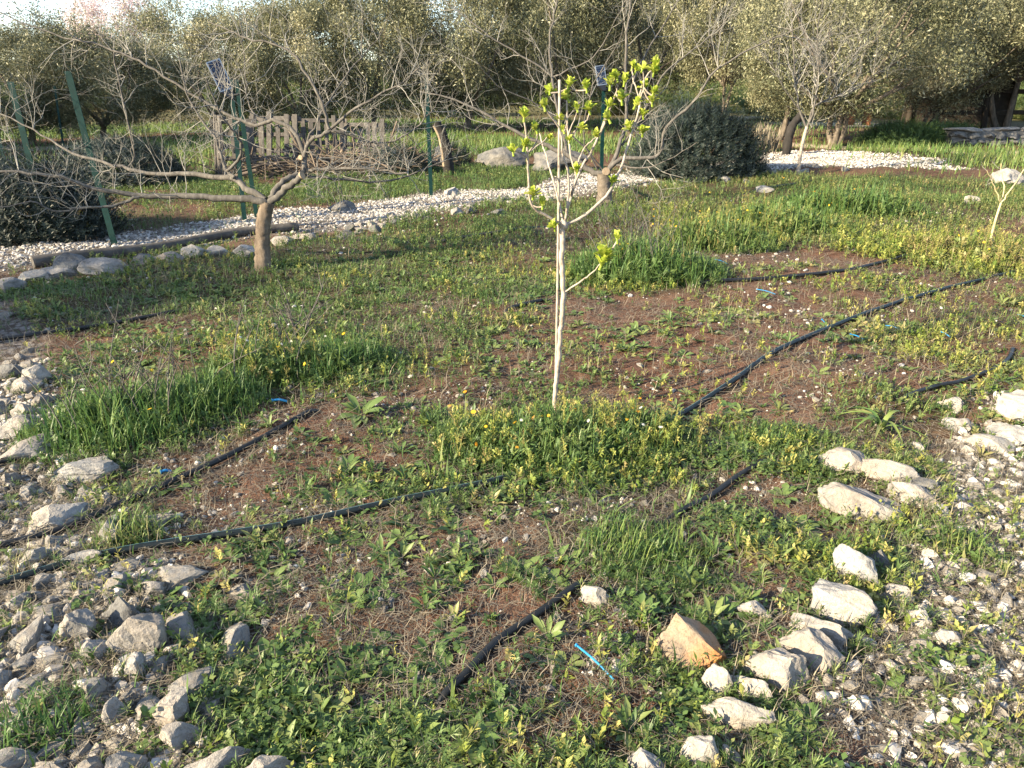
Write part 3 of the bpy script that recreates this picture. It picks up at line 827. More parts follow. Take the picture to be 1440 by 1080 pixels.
def straw(seed):
    g = np.random.default_rng(seed); n = 6
    p = np.cumsum(np.concatenate([[[0, 0, 0]], np.stack([g.normal(0, .10, n), np.full(n, 1 / n), g.normal(0, .05, n)], -1)]), 0); p[:, 1] -= .5; p[:, 2] = np.abs(p[:, 2]) + .03
    w = .008
    v = np.stack([p + [w, 0, 0], p - [w, 0, 0]], 1).reshape(-1, 3); f = np.array([[2 * i, 2 * i + 1, 2 * i + 3, 2 * i + 2] for i in range(n)]); return v, f
STR = [straw(41), straw(42), straw(43), straw(44)]

def wedge(n, d0, d1, a=54):
    d = np.sqrt(R.uniform(d0 * d0, d1 * d1, n)); t = np.radians(R.uniform(-a, a, n)); return d * np.sin(t), d * np.cos(t)
def rock_clear(x, y):
    k = np.ones(len(x), bool)
    for a, b, r in RX:
        k &= ~(np.hypot(x - a, y - b) < r * .62)
    return k

def cover(mb, T, n, zone, keep, size, tint, tilt=.25, mat=0, clear=.035, sq=None):
    x, y = wedge(int(n * 1.22), *zone)
    k = R.random(len(x)) < keep(x, y); x, y = x[k], y[k]
    if clear: k = pipe_clear(x, y, clear * .5) & rock_clear(x, y); x, y = x[k], y[k]
    m = len(x); idx = R.integers(0, len(T), m)
    sz = R.uniform(size[0], size[1], m) if not callable(size) else size(x, y)
    tn = tint(x, y) if callable(tint) else R.uniform(tint[0], tint[1], m)
    z = hgt(x, y) - .003
    for j in range(len(T)):
        q = idx == j
        if q.any():
            s = sz[q]
            if sq is not None: s = np.stack([s * sq[0], s * sq[0], s * sq[1]], -1)
            scatter(mb, T[j], np.stack([x[q], y[q], z[q]], -1), rotm(R.uniform(0, 6.283, q.sum()), R.normal(0, tilt, q.sum())), s, tn[q], mat)

nb = lambda x, y: (1 - .85 * bare(x, y)) * (1 - path_mask(x, y))
inv = lambda x, y: (1 - path_mask(x, y)) * (1 - .93 * stony(x, y))
def gt(x, y):                                        # grass colour: patches of fresh, dull and yellowing
    return np.clip(.12 + .5 * fbm(x, y, .9, 91) + R.normal(0, .13, len(x)) + .22 * ss((x - .2) / 2.5) * ss((3.6 - np.abs(y - 3.8)) / 2), 0, 1)

mb = MB()
L = lambda x, y: lush(x, y) * (1 - .8 * stony(x, y))
cover(mb, BL, 150000, (1.15, 3.6), lambda x, y:   .24 * L(x, y) * (.12 + .88 * pat(x, y, .2, 15)) * (1 - .6 * bare(x, y)) + .03 * nb(x, y) * pat(x, y, .3, 5), (.03, .085), gt, .5)
cover(mb, BL, 260000, (3.6, 7.5), lambda x, y: .30 * L(x, y) * (.2 + .8 * pat(x, y, .3, 16)) + .03 * nb(x, y) * pat(x, y, .4, 6), (.03, .09), gt, .5)
cover(mb, BL[2:], 260000, (7.5, 15), lambda x, y: .5 * L(x, y) * (.3 + .7 * pat(x, y, .5, 17)) + .05 * nb(x, y) * pat(x, y, .6, 7), (.05, .12), gt, .5, clear=.05)
cover(mb, BL[3:], 130000, (15, 30), lambda x, y: .7 * L(x, y) + .12 * inv(x, y), (.10, .24), lambda x, y: np.clip(gt(x, y) + .15, 0, 1), .5, clear=0, sq=(1.6, 1))
tag(mb.build('grass', M_grass), 'short green grass growing in patches over the plot and beyond', 'grass', kind='stuff')

mb = MB()
wt = lambda x, y: np.clip(.22 + .42 * fbm(x, y, .5, 95) + R.normal(0, .15, len(x)) + .18 * ss((x - .1) / 2.0), 0, 1)
cover(mb, SPR, 60000, (1.15, 3.2), lambda x, y: nb(x, y) * inv(x, y) * (.03 + .15 * pat(x, y, .2, 51, .47, .62)), (.03, .085), wt, .35)
cover(mb, CLO, 16000, (1.15, 3.2), lambda x, y: nb(x, y) * inv(x, y) * .22 * pat(x, y, .3, 52, .5, .62), (.035, .07), lambda x, y: np.clip(wt(x, y) - .12, 0, 1), .15)
cover(mb, ROS, 6500, (1.15, 3.4), lambda x, y: inv(x, y) * (.08 + .34 * pat(x, y, .3, 53, .45, .6)) * (1 - .6 * bare(x, y)), (.03, .078), wt, .15)
cover(mb, FEA, 9000, (1.15, 3.4), lambda x, y: .6 * inv(x, y) * pat(x, y, .4, 54, .52, .62) * nb(x, y), (.04, .09), lambda x, y: np.clip(wt(x, y) - .15, 0, 1), .4)
cover(mb, SPR, 90000, (3.2, 7), lambda x, y: nb(x, y) * inv(x, y) * (.05 + .24 * pat(x, y, .3, 55, .47, .62)), (.035, .085), wt, .35)
cover(mb, ROS, 9000, (3.4, 7), lambda x, y: inv(x, y) * (.05 + .5 * pat(x, y, .5, 56, .47, .62)), (.03, .07), wt, .15)
cover(mb, SPR[:3], 90000, (7, 14), lambda x, y: nb(x, y) * inv(x, y) * (.08 + .5 * pat(x, y, .6, 57)), (.05, .12), wt, .35, clear=.05)
# the dark broad-leaved patch at the bottom left of centre
dk = lambda x, y: np.maximum.reduce([blob(x, y, 340, 960, .28, .2, .5, 201), blob(x, y, 440, 1020, .34, .2, .5, 202), blob(x, y, 620, 1000, .25, .15, .5, 203), .8 * blob(x, y, 330, 930, .2, .14, .5, 204), .7 * blob(x, y, 850, 1010, .3, .14, .5, 205)])
cover(mb, ROS[:3] + CLO, 30000, (1.15, 2.6), lambda x, y: .08 * dk(x, y) * pat(x, y, .14, 68, .38, .6), (.035, .075), lambda x, y: np.clip(R.normal(.25, .12, len(x)), 0, 1), .35)
cover(mb, SPR, 30000, (1.15, 2.6), lambda x, y: .055 * dk(x, y) * pat(x, y, .14, 68, .38, .6), (.05, .10), lambda x, y: np.clip(R.normal(.25, .12, len(x)), 0, 1), .5)

def fringe(mb, T, per, size, tint, tilt, rmin=.7, rmax=1.2, near=6.5):
    P_, S_ = [], []
    for a, b, r in RX:
        if np.hypot(a, b) > near: continue
        n = int(per * (.5 + r / .1)); t = R.uniform(0, 6.283, n); q = r * R.uniform(rmin, rmax, n)
        P_.append(np.stack([a + q * np.cos(t), b + q * np.sin(t) * .85], -1))
    p = np.concatenate(P_); n = len(p); idx = R.integers(0, len(T), n)
    for j in range(len(T)):
        k = idx == j
        scatter(mb, T[j], np.column_stack([p[k], hgt(p[k, 0], p[k, 1]) - .003]), rotm(R.uniform(0, 6.283, k.sum()), R.normal(0, tilt, k.sum())), R.uniform(*size, k.sum()), R.uniform(*tint, k.sum()))
cover(mb, BLW, 9000, (1.15, 4), lambda x, y: .12 * lush(x, y) * inv(x, y), (.06, .13), (.15, .7), .6)
fringe(mb, SPR + FEA, 14, (.025, .07), (.1, .7), .4)
tag(mb.build('weeds', M_weed), 'low broad-leaved weeds and clover covering the soil', 'weeds', kind='stuff')

mb = MB()
yw = lambda x, y: .25 + .75 * ss((x + .5) / 1.6)
cover(mb, SPR[:3], 30000, (1.15, 3.4), lambda x, y: .3 * yw(x, y) * nb(x, y) * inv(x, y) * pat(x, y, .3, 61, .46, .6), (.04, .09), (0, .9), .4)
cover(mb, SPR[:3], 50000, (3.4, 8), lambda x, y: .4 * yw(x, y) * nb(x, y) * inv(x, y) * pat(x, y, .5, 62, .48, .62), (.05, .10), (0, .9), .4)
cover(mb, SPR[:3], 24000, (7, 12), lambda x, y: .9 * np.maximum(blob(x, y, 1370, 365, 1.2, .7, .5, 211), .22 * blob(x, y, 1080, 320, 1.6, .9, .5, 212)), (.08, .17), (0, .7), .4)
tag(mb.build('yellowing_weeds', M_yell), 'yellow-green withering seedlings scattered through the plot', 'weeds', kind='stuff')

mb = MB()
cover(mb, STR, 60000, (1.15, 3.6), lambda x, y: .28 + .5 * stony(x, y) + .25 * pat(x, y, .4, 64), (.05, .17), (0, .85), .12, clear=0)
cover(mb, STR, 60000, (3.6, 8), lambda x, y: .28 + .3 * pat(x, y, .5, 65), (.08, .2), (.1, .9), .12, clear=0)
hay = lambda x, y: np.maximum.reduce([blob(x, y, 70, 900, .4, .35, .6, 221), blob(x, y, 130, 1000, .3, .2, .6, 222), blob(x, y, 990, 1010, .3, .15, .6, 223), blob(x, y, 60, 720, .35, .3, .6, 224), blob(x, y, 1220, 960, .4, .2, .6, 225), blob(x, y, 230, 1030, .2, .12, .6, 226)])
cover(mb, STR, 34000, (1.15, 3.8), lambda x, y: .55 * hay(x, y), (.05, .14), (0, .6), .35, clear=0)
fringe(mb, STR, 26, (.05, .13), (0, .9), .3, .6, 1.3)
fringe(mb, BL, 22, (.03, .09), (.2, 1), .6, .75, 1.25)
cover(mb, BL[:3], 30000, (1.15, 3.6), lambda x, y: .12 + .3 * pat(x, y, .35, 66), (.03, .10), (.05, .9), .7, clear=0, sq=(.5, 1))
cover(mb, BL[:3], 70000, (3.6, 11), lambda x, y: .12 + .3 * pat(x, y, .5, 67), (.04, .12), (.1, 1), .7, clear=0, sq=(.6, 1))
tag(mb.build('dry_grass_litter', M_straw), 'dead grey-brown grass stems lying over soil and stones', 'litter', kind='stuff')

# ------------------------------------------------------------------ clumps one can point to
def flower_mesh():
    mb = MB(); n = 12
    for k in range(n):
        a = k * 6.283 / n; w = .22
        v = np.array([[0, .15, .0], [w * .5, .6, .10], [0, 1, .08], [-w * .5, .6, .10]])
        M = rotm(np.array([a]), np.array([0.]))[0]; mb.add(v @ M.T, [[0, 1, 2, 3]], .5)
    v, f = ICO[1]; mb.add(v * [.25, .25, .14] + [0, 0, .05], f, .25)
    return mb
fl_src = {}
def flower(parent, p, s, tint, label=None):
    if tint not in fl_src:
        mb = flower_mesh(); mb.t = [np.full_like(t, tint) for t in mb.t]
        fl_src[tint] = o = mb.build('flower', M_flow); o.parent = parent
    else:
        o = fl_src[tint].copy(); COL.objects.link(o); o.parent = parent
    o.location = p; o.scale = (s, s, s); o.rotation_euler = (R.normal(0, .5), R.normal(0, .5), R.uniform(0, 6))
    return o

def clump(px, py, rx, ry, h, label, cat='weed clump', blades=0, wide=0, sprigs=0, yell=0, fea=0, stems=0, flowers=0, bt=(.1, .55), st=(.15, .55), fcol=(.3, .5), name='weed_clump', white=0):
    c = G(px, py); root = empty(name, c, label, cat)
    a = math.atan2(c[0], c[1])
    def pts(n, sh=1.0):
        r = np.sqrt(R.random(n)) * sh; t = R.uniform(0, 6.283, n); u, v = r * np.cos(t) * rx, r * np.sin(t) * ry
        x = u * math.cos(a) + v * math.sin(a); y = -u * math.sin(a) + v * math.cos(a)
        e = np.hypot(u / rx, v / ry)
        k = (e + (fbm(x + c[0], y + c[1], .22, int(px)) - .5) * 1.5 + R.normal(0, .08, len(e))) < .95
        x, y, e = x[k], y[k], e[k]
        return x, y, hgt(x + c[0], y + c[1]) - c[2] - .004, 1 - .68 * e ** 2
    mb = MB()
    def put(T, n, smin, smax, tint, tilt, mat, sq=None):
        tilt *= 1.5
        x, y, z, e = pts(n); m = len(x); idx = R.integers(0, len(T), m); s = R.uniform(smin, smax, m) * e
        tn = np.clip(R.uniform(tint[0], tint[1], m) + (fbm(x + c[0], y + c[1], .2, 7) - .5) * .3, 0, 1)
        for j in range(len(T)):
            q = idx == j; ssz = s[q] if sq is None else np.stack([s[q] * sq, s[q] * sq, s[q]], -1)
            scatter(mb, T[j], np.stack([x[q], y[q], z[q]], -1), rotm(R.uniform(0, 6.283, q.sum()), R.normal(0, tilt, q.sum())), ssz, tn[q], mat)
    if blades: put(BL, blades, h * .25, h * 1.1, bt, .35, 0, .75)
    if wide: put(BLW, wide, h * .5, h * 1.0, bt, .45, 0, .8)
    if sprigs: put(SPR, sprigs, h * .3, h * .75, st, .4, 1)
    if fea: put(FEA, fea, h * .4, h * .9, st, .4, 1)
    mb.build('leaves', [M_grass, M_weed], root)
    if yell:
        mb = MB()
        x, y, z, e = pts(yell)
        for k in range(len(x)):                      # branched, withering flower stalks
            hh = h * R.uniform(.6, 1.25) * e[k]; b = np.array([x[k], y[k], z[k]]); ln = R.normal(0, .16, 2) * hh
            p = np.array([b, b + [ln[0] * .4, ln[1] * .4, hh * .5], b + [ln[0], ln[1], hh]]); tint = R.uniform(.2, 1)
            tube(mb, p, [.0022, .0018, .001], 3, tint, 0, False)
            m = int(R.integers(5, 10)); t = R.uniform(.3, 1, m)[:, None]; q = b + (p[2] - b) * t
            scatter(mb, SPR[int(R.integers(3))], q, rotm(R.uniform(0, 6.28, m), R.uniform(.2, 1.0, m)), R.uniform(.02, .055, m), np.clip(tint + R.normal(0, .15, m), 0, 1))
        mb.build('withered_stalks', M_yell, root)
    if stems:
        mb = MB(); x, y, z, e = pts(stems, .6)
        for k in range(len(x)):
            b = np.array([x[k], y[k], z[k]]); hh = h * R.uniform(1.1, 2.0); d = R.normal(0, .45, 2) * hh
            p = smooth_poly(np.array([b, b + [d[0] * .3, d[1] * .3, hh * .5], b + [d[0], d[1], hh]]), 4)
            tube(mb, p, np.linspace(.004, .0012, len(p)), 4, .2, 0, False)
            for _ in range(3):
                i = int(R.integers(3, len(p) - 1)); e2 = p[i] + np.array([R.normal(0, .05), R.normal(0, .05), R.uniform(.03, .10)]); tube(mb, np.array([p[i], e2]), [.0018, .0008], 3, .2, 0, False)
        mb.build('dry_stems', M_twig, root)
    for k in range(flowers):
        x, y, z, e = pts(1)
        while len(x) == 0: x, y, z, e = pts(1)
        flower(root, (x[0], y[0], z[0] + h * R.uniform(.5, .95)), R.uniform(.008, .014), fcol[k % len(fcol)])
    for k in range(white):
        x, y, z, e = pts(1)
        while len(x) == 0: x, y, z, e = pts(1)
        flower(root, (x[0], y[0], z[0] + h * R.uniform(.6, 1.0)), R.uniform(.008, .013), 1.0)
    return root

clump(785, 625, .50, .36, .23, 'lush weed clump with orange flowers round the foot of the young fig', blades=2400, sprigs=2200, yell=70, fea=300, flowers=10, white=4, wide=120, fcol=(.15, .5, .4))
clump(690, 622, .34, .26, .17, 'pale yellowing weed patch left of the young fig stem', blades=800, sprigs=700, yell=40, fea=150, flowers=5, fcol=(.4, .15))
clump(895, 610, .32, .26, .21, 'tall yellow withered weeds right of the young fig stem', blades=700, sprigs=600, yell=55, flowers=7, white=2, fcol=(.15, .5, .4))
clump(175, 600, .48, .36, .28, 'tall lush grass clump beside the left stone row', 'grass clump', blades=2700, sprigs=300, wide=160, stems=16, flowers=4, fcol=(.5,), name='grass_clump')
clump(285, 570, .36, .3, .24, 'deep green grass clump with bare dark stems', 'grass clump', blades=2200, wide=120, sprigs=200, stems=6, name='grass_clump')
clump(375, 525, .38, .3, .27, 'pale seeding weed clump with white flowers', sprigs=700, yell=60, fea=250, blades=500, white=8, flowers=3, stems=9, fcol=(.5,))
clump(470, 520, .45, .3, .22, 'green grass clump right of the seeding weeds', 'grass clump', blades=2000, sprigs=500, flowers=4, fcol=(.5,), name='grass_clump')
clump(900, 388, .7, .5, .40, 'dense green grass clump with bare twigs behind the young fig', 'grass clump', blades=2600, wide=200, sprigs=900, yell=20, fea=200, stems=26, flowers=8, fcol=(.4, .5), name='grass_clump')
clump(1000, 345, .7, .5, .38, 'weed clump with small yellow flowers right of the grass with twigs', blades=1800, sprigs=900, yell=60, flowers=12, fcol=(.3, .5), bt=(.3, .8))
clump(1085, 325, .8, .5, .44, 'yellow-green weed clump in the middle of the right-hand weed band', blades=1800, sprigs=1100, yell=60, flowers=8, fcol=(.5, .4), bt=(.2, .7), st=(.25, .7))
clump(1185, 300, 1.0, .6, .46, 'green weed clump with orange flowers at the far end of the weed band', blades=2600, sprigs=1000, yell=30, flowers=10, fcol=(.15, .3))
clump(1375, 366, .75, .42, .34, 'bright yellow weed clump at the foot of the little yellow sapling', blades=700, sprigs=1000, yell=170, flowers=6, fcol=(.5,), bt=(.55, .95), st=(.6, 1))
clump(900, 775, .30, .22, .13, 'bright grass clump beside the white oblong rock', 'grass clump', blades=2200, wide=80, sprigs=200, bt=(.2, .7), name='grass_clump')
clump(180, 760, .17, .1, .16, 'yellow-green grass tuft between the two left pipes', 'grass tuft', blades=420, wide=50, bt=(.35, .95), name='grass_tuft')
clump(64, 1020, .19, .13, .14, 'dark grass tuft in the stone heap at the bottom left', 'grass tuft', blades=700, wide=90, bt=(.05, .55), name='grass_tuft')
clump(40, 800, .14, .08, .12, 'sparse pale grass tuft behind the pipe at the left edge', 'grass tuft', blades=160, bt=(.6, 1), name='grass_tuft')
clump(1090, 615, .3, .16, .11, 'low fresh grass clump under the striped pipe', 'grass clump', blades=1500, sprigs=200, wide=40, name='grass_clump')
clump(1335, 775, .22, .16, .13, 'clump of broad yellowing strap leaves by the right gravel', wide=160, sprigs=260, blades=200, bt=(.4, .95))
clump(1078, 1000, .09, .07, .07, 'fine feathery dark green weed under the long white rock', 'weed', fea=160, st=(.05, .35))
clump(960, 960, .08, .07, .06, 'leafy green weed in front of the tawny orange rock', 'weed', sprigs=90, st=(.1, .45))
clump(1255, 660, .14, .1, .1, 'tufty weeds behind the sunlit cream slab', blades=160, sprigs=140, bt=(.4, .9), st=(.4, .8))

# strap-leaved plant right of centre
def strap_plant(px, py, label):
    c = G(px, py); root = empty('strap_leaf_plant', c, label, 'plant'); mb = MB()
    for k in range(13):
        a = R.uniform(0, 6.28); L_ = R.uniform(.14, .26); up = R.uniform(.5, 1.1); n = 8; t = np.linspace(0, 1, n)
        r = L_ * t * (.35 + .5 * t); z = L_ * up * (t * 1.2 - 1.05 * t ** 2); w = .011 * (1 - t ** 2.2) + .001
        d = np.array([math.cos(a), math.sin(a), 0]); s = np.array([-d[1], d[0], 0])
        p = d[None] * r[:, None] + np.array([0, 0, 1.0])[None] * z[:, None]
        v = np.stack([p + s * w[:, None] + [0, 0, .004], p, p - s * w[:, None] + [0, 0, .004]], 1).reshape(-1, 3)
        f = [[3 * i + j, 3 * i + j + 1, 3 * i + j + 4, 3 * i + j + 3] for i in range(n - 1) for j in range(2)]
        l = MB(); l.add(v, f, R.uniform(.35, .85)); l.build('leaf', M_grass, root)
strap_plant(1236, 612, 'arching strap-leaved bulb plant above the sunlit stone cluster')
def rosette_plant(px, py, s, label, tint):
    c = G(px, py); root = empty('rosette_plant', c, label, 'plant'); mb = MB()
    scatter(mb, ROS[1], np.zeros((2, 3)), rotm(np.array([0., .4]), np.array([.1, .05])), np.array([s, s * .75]), np.array([tint, tint + .08])); mb.build('leaves', M_weed, root)
rosette_plant(510, 585, .13, 'grey-green broad-leaved rosette left of the weed clump', .42)
rosette_plant(1250, 975, .06, 'glossy green leaf rosette right of the mottled block', .38)
rosette_plant(1125, 1015, .045, 'small leafy rosette right of the long white rock', .3)
rosette_plant(1365, 1050, .06, 'pale leafy rosette near the bottom right corner', .5)
rosette_plant(230, 835, .06, 'round-leaved plant above the large grey-white block', .35)

# ------------------------------------------------------------------ bare trees and the young fig
def grow(mb, p0, d0, L_, r, lvl, g, sides=4, droop=0.0, up=.25, crook=.32, tint=.5, mat=0):
    n = max(3, int(L_ / .09)); n = min(n, 9)
    p = [np.array(p0, float)]; d = np.array(d0, float); d /= np.linalg.norm(d) + 1e-9
    for i in range(n):
        d = d + g.normal(0, crook, 3) * .55 + np.array([0, 0, up * .2 - droop * .2]); d /= np.linalg.norm(d)
        p.append(p[-1] + d * L_ / n)
    p = np.array(p)
    tube(mb, p, np.linspace(r, r * .35, len(p)), sides if lvl > 1 else 3, tint, mat, False)
    if lvl > 0:
        m = int(g.integers(3, 6)) if lvl > 1 else int(g.integers(2, 4))
        for _ in range(m):
            i = int(g.integers(1, len(p))); dd = p[min(i + 1, len(p) - 1)] - p[i - 1]; dd /= np.linalg.norm(dd) + 1e-9
            q = g.normal(0, 1, 3); q -= q @ dd * dd; q /= np.linalg.norm(q); q[2] += up
            grow(mb, p[i], dd * .6 + q * .8, L_ * g.uniform(.4, .75), r * .55, lvl - 1, g, sides, droop, up, crook, tint, mat)

def limb_pts(l, Y0, dep):
    """pixels along a limb, with its depth drifting by dep metres from trunk to tip"""
    n = len(l); return np.array([P(x, y, Y0 + dep * (i / max(1, n - 1)) ** 1.2) for i, (x, y) in enumerate(l)])

def bare_tree(name, label, base_px, trunk, limbs, r0, mat, twig_mat, seed, twig_n=9, twig_L=.45, lvl=2, up=.25, tr=.006, cat='tree', dY=0, cut=None, thin=1.0):
    g = np.random.default_rng(seed); c = G(*base_px); Y0 = c[1]
    root = empty(name, c, label, cat)
    mb = MB(); pts = limb_pts(trunk, Y0, 0); pts[0] = c - [0, 0, .03]
    pts = smooth_poly(pts, 5); rr = np.linspace(r0, r0 * .82, len(pts)); rr[0] *= 1.4; rr[1] *= 1.18; rr[2] *= 1.05
    tube(mb, smooth_poly(pts, 3), np.interp(np.linspace(0, 1, (len(pts) - 1) * 3 + 1), np.linspace(0, 1, len(pts)), rr), 16, .5, 0, True, .16)
    kn = mb.v[0].reshape(-1, 16, 3); ax_ = kn.mean(1, keepdims=True); kn[:] = ax_ + (kn - ax_) * (1 + .35 * (fbm(kn[..., 0] * 6 + kn[..., 2] * 2, kn[..., 2] * 3 + kn[..., 1] * 5, .25, seed) - .5))[..., None]
    mb.build('trunk', mat, root, loc=c)
    for l, ra, rb, dep, tw, y1 in limbs:
        ra *= .76; rb *= .75
        mb = MB(); pp = limb_pts(l, Y0 + y1, dep); pp = smooth_poly(pp, 4)
        pp[1:-1] += g.normal(0, .006, pp[1:-1].shape)
        rad = np.linspace(ra, rb, len(pp)); tube(mb, pp, rad, 8, .5, 0, True, .12)
        for _ in range(int(tw * 1.05 * thin)):
            i = int(g.integers(max(1, len(pp) // 4), len(pp))); dd = pp[min(i + 1, len(pp) - 1)] - pp[i - 1]; dd /= np.linalg.norm(dd) + 1e-9
            q = g.normal(0, 1, 3); q -= q @ dd * dd; q /= np.linalg.norm(q) + 1e-9; q[2] += up
            grow(mb, pp[i], dd * .5 + q, twig_L * g.uniform(.5, 1.3), min(tr, rad[i] * .7), lvl, g, 4, 0, up, mat=1)
        mb.build('branch', [twig_mat, M_twig_lit], root, loc=c)
    if cut:
        for (x, y, dy, rad, dirv) in cut:
            mb = MB(); p = P(x, y, Y0 + dy); d = np.array(dirv, float); d /= np.linalg.norm(d); tube(mb, np.array([p, p + d * .012]), rad, 10); mb.build('cut_face', M_cut, root, loc=c)
    return root

bare_tree('bare_tree', 'low spreading bare tree with a thick brown trunk by the kerb stones', (370, 380),
  [(370, 380), (369, 345), (371, 310), (377, 284)],
  [([(376, 286), (350, 279), (300, 279), (250, 276), (200, 276), (164, 270), (120, 261), (84, 249), (40, 243), (-20, 240)], .042, .012, -.2, 16, 0),
   ([(196, 278), (170, 286), (144, 290), (105, 294), (75, 297), (43, 283), (0, 291)], .018, .006, -.3, 9, -.12),
   ([(374, 282), (352, 268), (328, 250), (300, 248), (250, 244), (205, 243), (159, 232), (100, 215), (60, 190), (0, 160)], .040, .008, .9, 18, 0),
   ([(159, 232), (178, 235), (189, 218), (178, 167), (168, 122), (160, 75)], .013, .006, .2, 8, .5),
   ([(330, 250), (318, 238), (312, 220), (305, 198), (285, 170), (262, 130), (250, 70)], .022, .006, .4, 10, .1),
   ([(320, 240), (337, 222), (338, 198), (330, 186), (310, 160), (290, 110)], .018, .006, -.4, 9, .1),
   ([(377, 286), (393, 273), (410, 259), (424, 247)], .040, .034, -.1, 0, 0),
   ([(379, 280), (392, 262), (407, 250), (427, 242), (428, 217)], .036, .030, .25, 4, 0),
   ([(428, 217), (413, 185), (383, 170), (360, 176), (330, 165), (300, 150), (230, 107), (185, 80), (130, 61), (74, 48), (-20, 8)], .026, .006, .5, 26, .25),
   ([(428, 217), (436, 198), (458, 187), (483, 165), (520, 140), (560, 120), (590, 95)], .026, .006, -.3, 16, .25),
   ([(458, 187), (472, 184), (497, 192), (520, 198), (547, 200), (584, 181), (612, 150), (625, 120)], .018, .005, .3, 16, .1),
   ([(463, 182), (452, 144), (426, 96), (404, 70), (356, 57), (322, 43), (293, 30)], .018, .005, .3, 14, .0),
   ([(430, 215), (440, 180), (470, 130), (500, 90), (540, 40)], .016, .005, .5, 14, .25),
   ([(428, 240), (450, 238), (473, 238), (520, 237), (572, 243)], .022, .008, -.3, 12, .2),
   ([(428, 246), (470, 251), (520, 255), (560, 252), (620, 228)], .018, .007, .4, 12, .2),
   ([(430, 214), (445, 220), (465, 232), (480, 262), (484, 290)], .010, .003, -.2, 8, .2),
   ([(413, 186), (395, 178), (380, 172), (350, 150), (345, 110), (340, 60), (335, 10)], .012, .004, .3, 12, .35)],
  .068, M_bark, M_twig, 3, twig_L=.40, tr=.004, lvl=2, up=.22, cut=[(424, 247, -.1, .033, (1, -.4, .5)), (423, 222, .2, .022, (-.2, -1, .3))])

bare_tree('bare_tree', 'grey bare tree with long upswept limbs standing behind the young fig', (850, 288),
  [(850, 288), (850, 268), (849, 243)],
  [([(848, 246), (830, 240), (799, 218), (770, 205), (735, 190), (690, 165), (640, 140), (590, 128)], .055, .010, .5, 14, 0),
   ([(799, 218), (790, 180), (777, 112), (772, 60), (780, 20), (790, -30)], .030, .010, .6, 14, .3),
   ([(777, 112), (769, 101), (719, 71), (680, 45), (640, 12), (610, -10)], .018, .007, .3, 12, .8),
   ([(776, 110), (800, 98), (835, 80), (860, 40), (885, -10)], .016, .006, -.3, 12, .8),
   ([(851, 244), (858, 235), (874, 195), (880, 170), (881, 68), (886, 0), (890, -40)], .045, .010, .3, 14, 0),
   ([(880, 150), (900, 90), (930, 40), (960, -10)], .022, .008, .4, 12, .2),
   ([(856, 238), (874, 223), (900, 222), (927, 218), (938, 179), (974, 145), (1010, 96), (1075, 60), (1120, 40)], .040, .008, -.3, 20, 0),
   ([(874, 205), (900, 170), (930, 110), (960, 81), (1010, 40), (1040, -5)], .022, .006, .2, 16, .1),
   ([(864, 232), (880, 234), (910, 236), (940, 225), (980, 200)], .018, .005, -.5, 8, 0),
   ([(848, 240), (820, 205), (760, 150), (700, 120), (665, 80)], .016, .005, -.6, 12, .1),
   ([(840, 238), (820, 190), (835, 120), (870, 60), (880, 10)], .014, .005, -.7, 12, .0)],
  .105, M_bark_d, M_twig, 4, twig_L=.55, tr=.006, lvl=2, up=.35, thin=.62, cut=[(852, 241, -.12, .05, (.2, -1, .3))])

bare_tree('bare_tree', 'slim pale bare tree on the stony patch at the right', (1122, 245),
  [(1122, 245), (1126, 215), (1131, 192), (1135, 178)],
  [([(1135, 180), (1124, 154), (1120, 119), (1115, 60), (1112, 5)], .028, .009, .3, 18, 0),
   ([(1135, 178), (1143, 160), (1147, 131), (1151, 100), (1150, 40), (1160, -10)], .026, .009, -.2, 18, 0),
   ([(1136, 177), (1145, 150), (1165, 140), (1185, 131), (1209, 122), (1228, 105), (1262, 86)], .024, .006, .3, 14, 0),
   ([(1165, 140), (1180, 110), (1200, 85), (1215, 50)], .016, .006, .3, 12, .1),
   ([(1132, 190), (1150, 170), (1162, 155)], .010, .005, -.3, 3, 0),
   ([(1124, 154), (1100, 120), (1085, 80), (1095, 40)], .014, .006, -.3, 12, .0)],
  .032, M_pale, M_twig, 6, twig_L=.6, tr=.010, lvl=2, up=.45)

bare_tree('sapling', 'little yellow leafless sapling at the right edge', (1392, 340),
  [(1392, 340), (1400, 310), (1408, 284)],
  [([(1408, 285), (1398, 262), (1388, 240)], .009, .005, -.1, 3, 0), ([(1407, 288), (1412, 262), (1408, 230)], .009, .005, .1, 3, 0), ([(1408, 284), (1424, 262), (1445, 232)], .010, .005, 0, 4, 0)],
  .012, M_yelb, M_yelb, 8, twig_L=.10, tr=.003, lvl=1)

def bare_bush(px, py, n, h, label, seed, name='bare_bush'):
    g = np.random.default_rng(seed); c = G(px, py); mb = MB()
    for k in range(n):
        a = g.uniform(0, 6.28); grow(mb, c + [g.normal(0, .06), g.normal(0, .06), 0], (math.cos(a) * .6, math.sin(a) * .6, 1), h * g.uniform(.5, 1), .006, 1, g, 4, 0, .3)
    return tag(mb.build(name, M_twig, loc=c), label, 'bush')
bare_bush(890, 372, 14, .62, 'thin leafless bush of upright tan twigs behind the fig stem', 31)
bare_bush(165, 590, 9, .42, 'thin dark leafless twigs rising from the tall left grass', 32)
bare_bush(425, 470, 6, .36, 'sparse leafless twigs above the white-flowered weeds', 33)

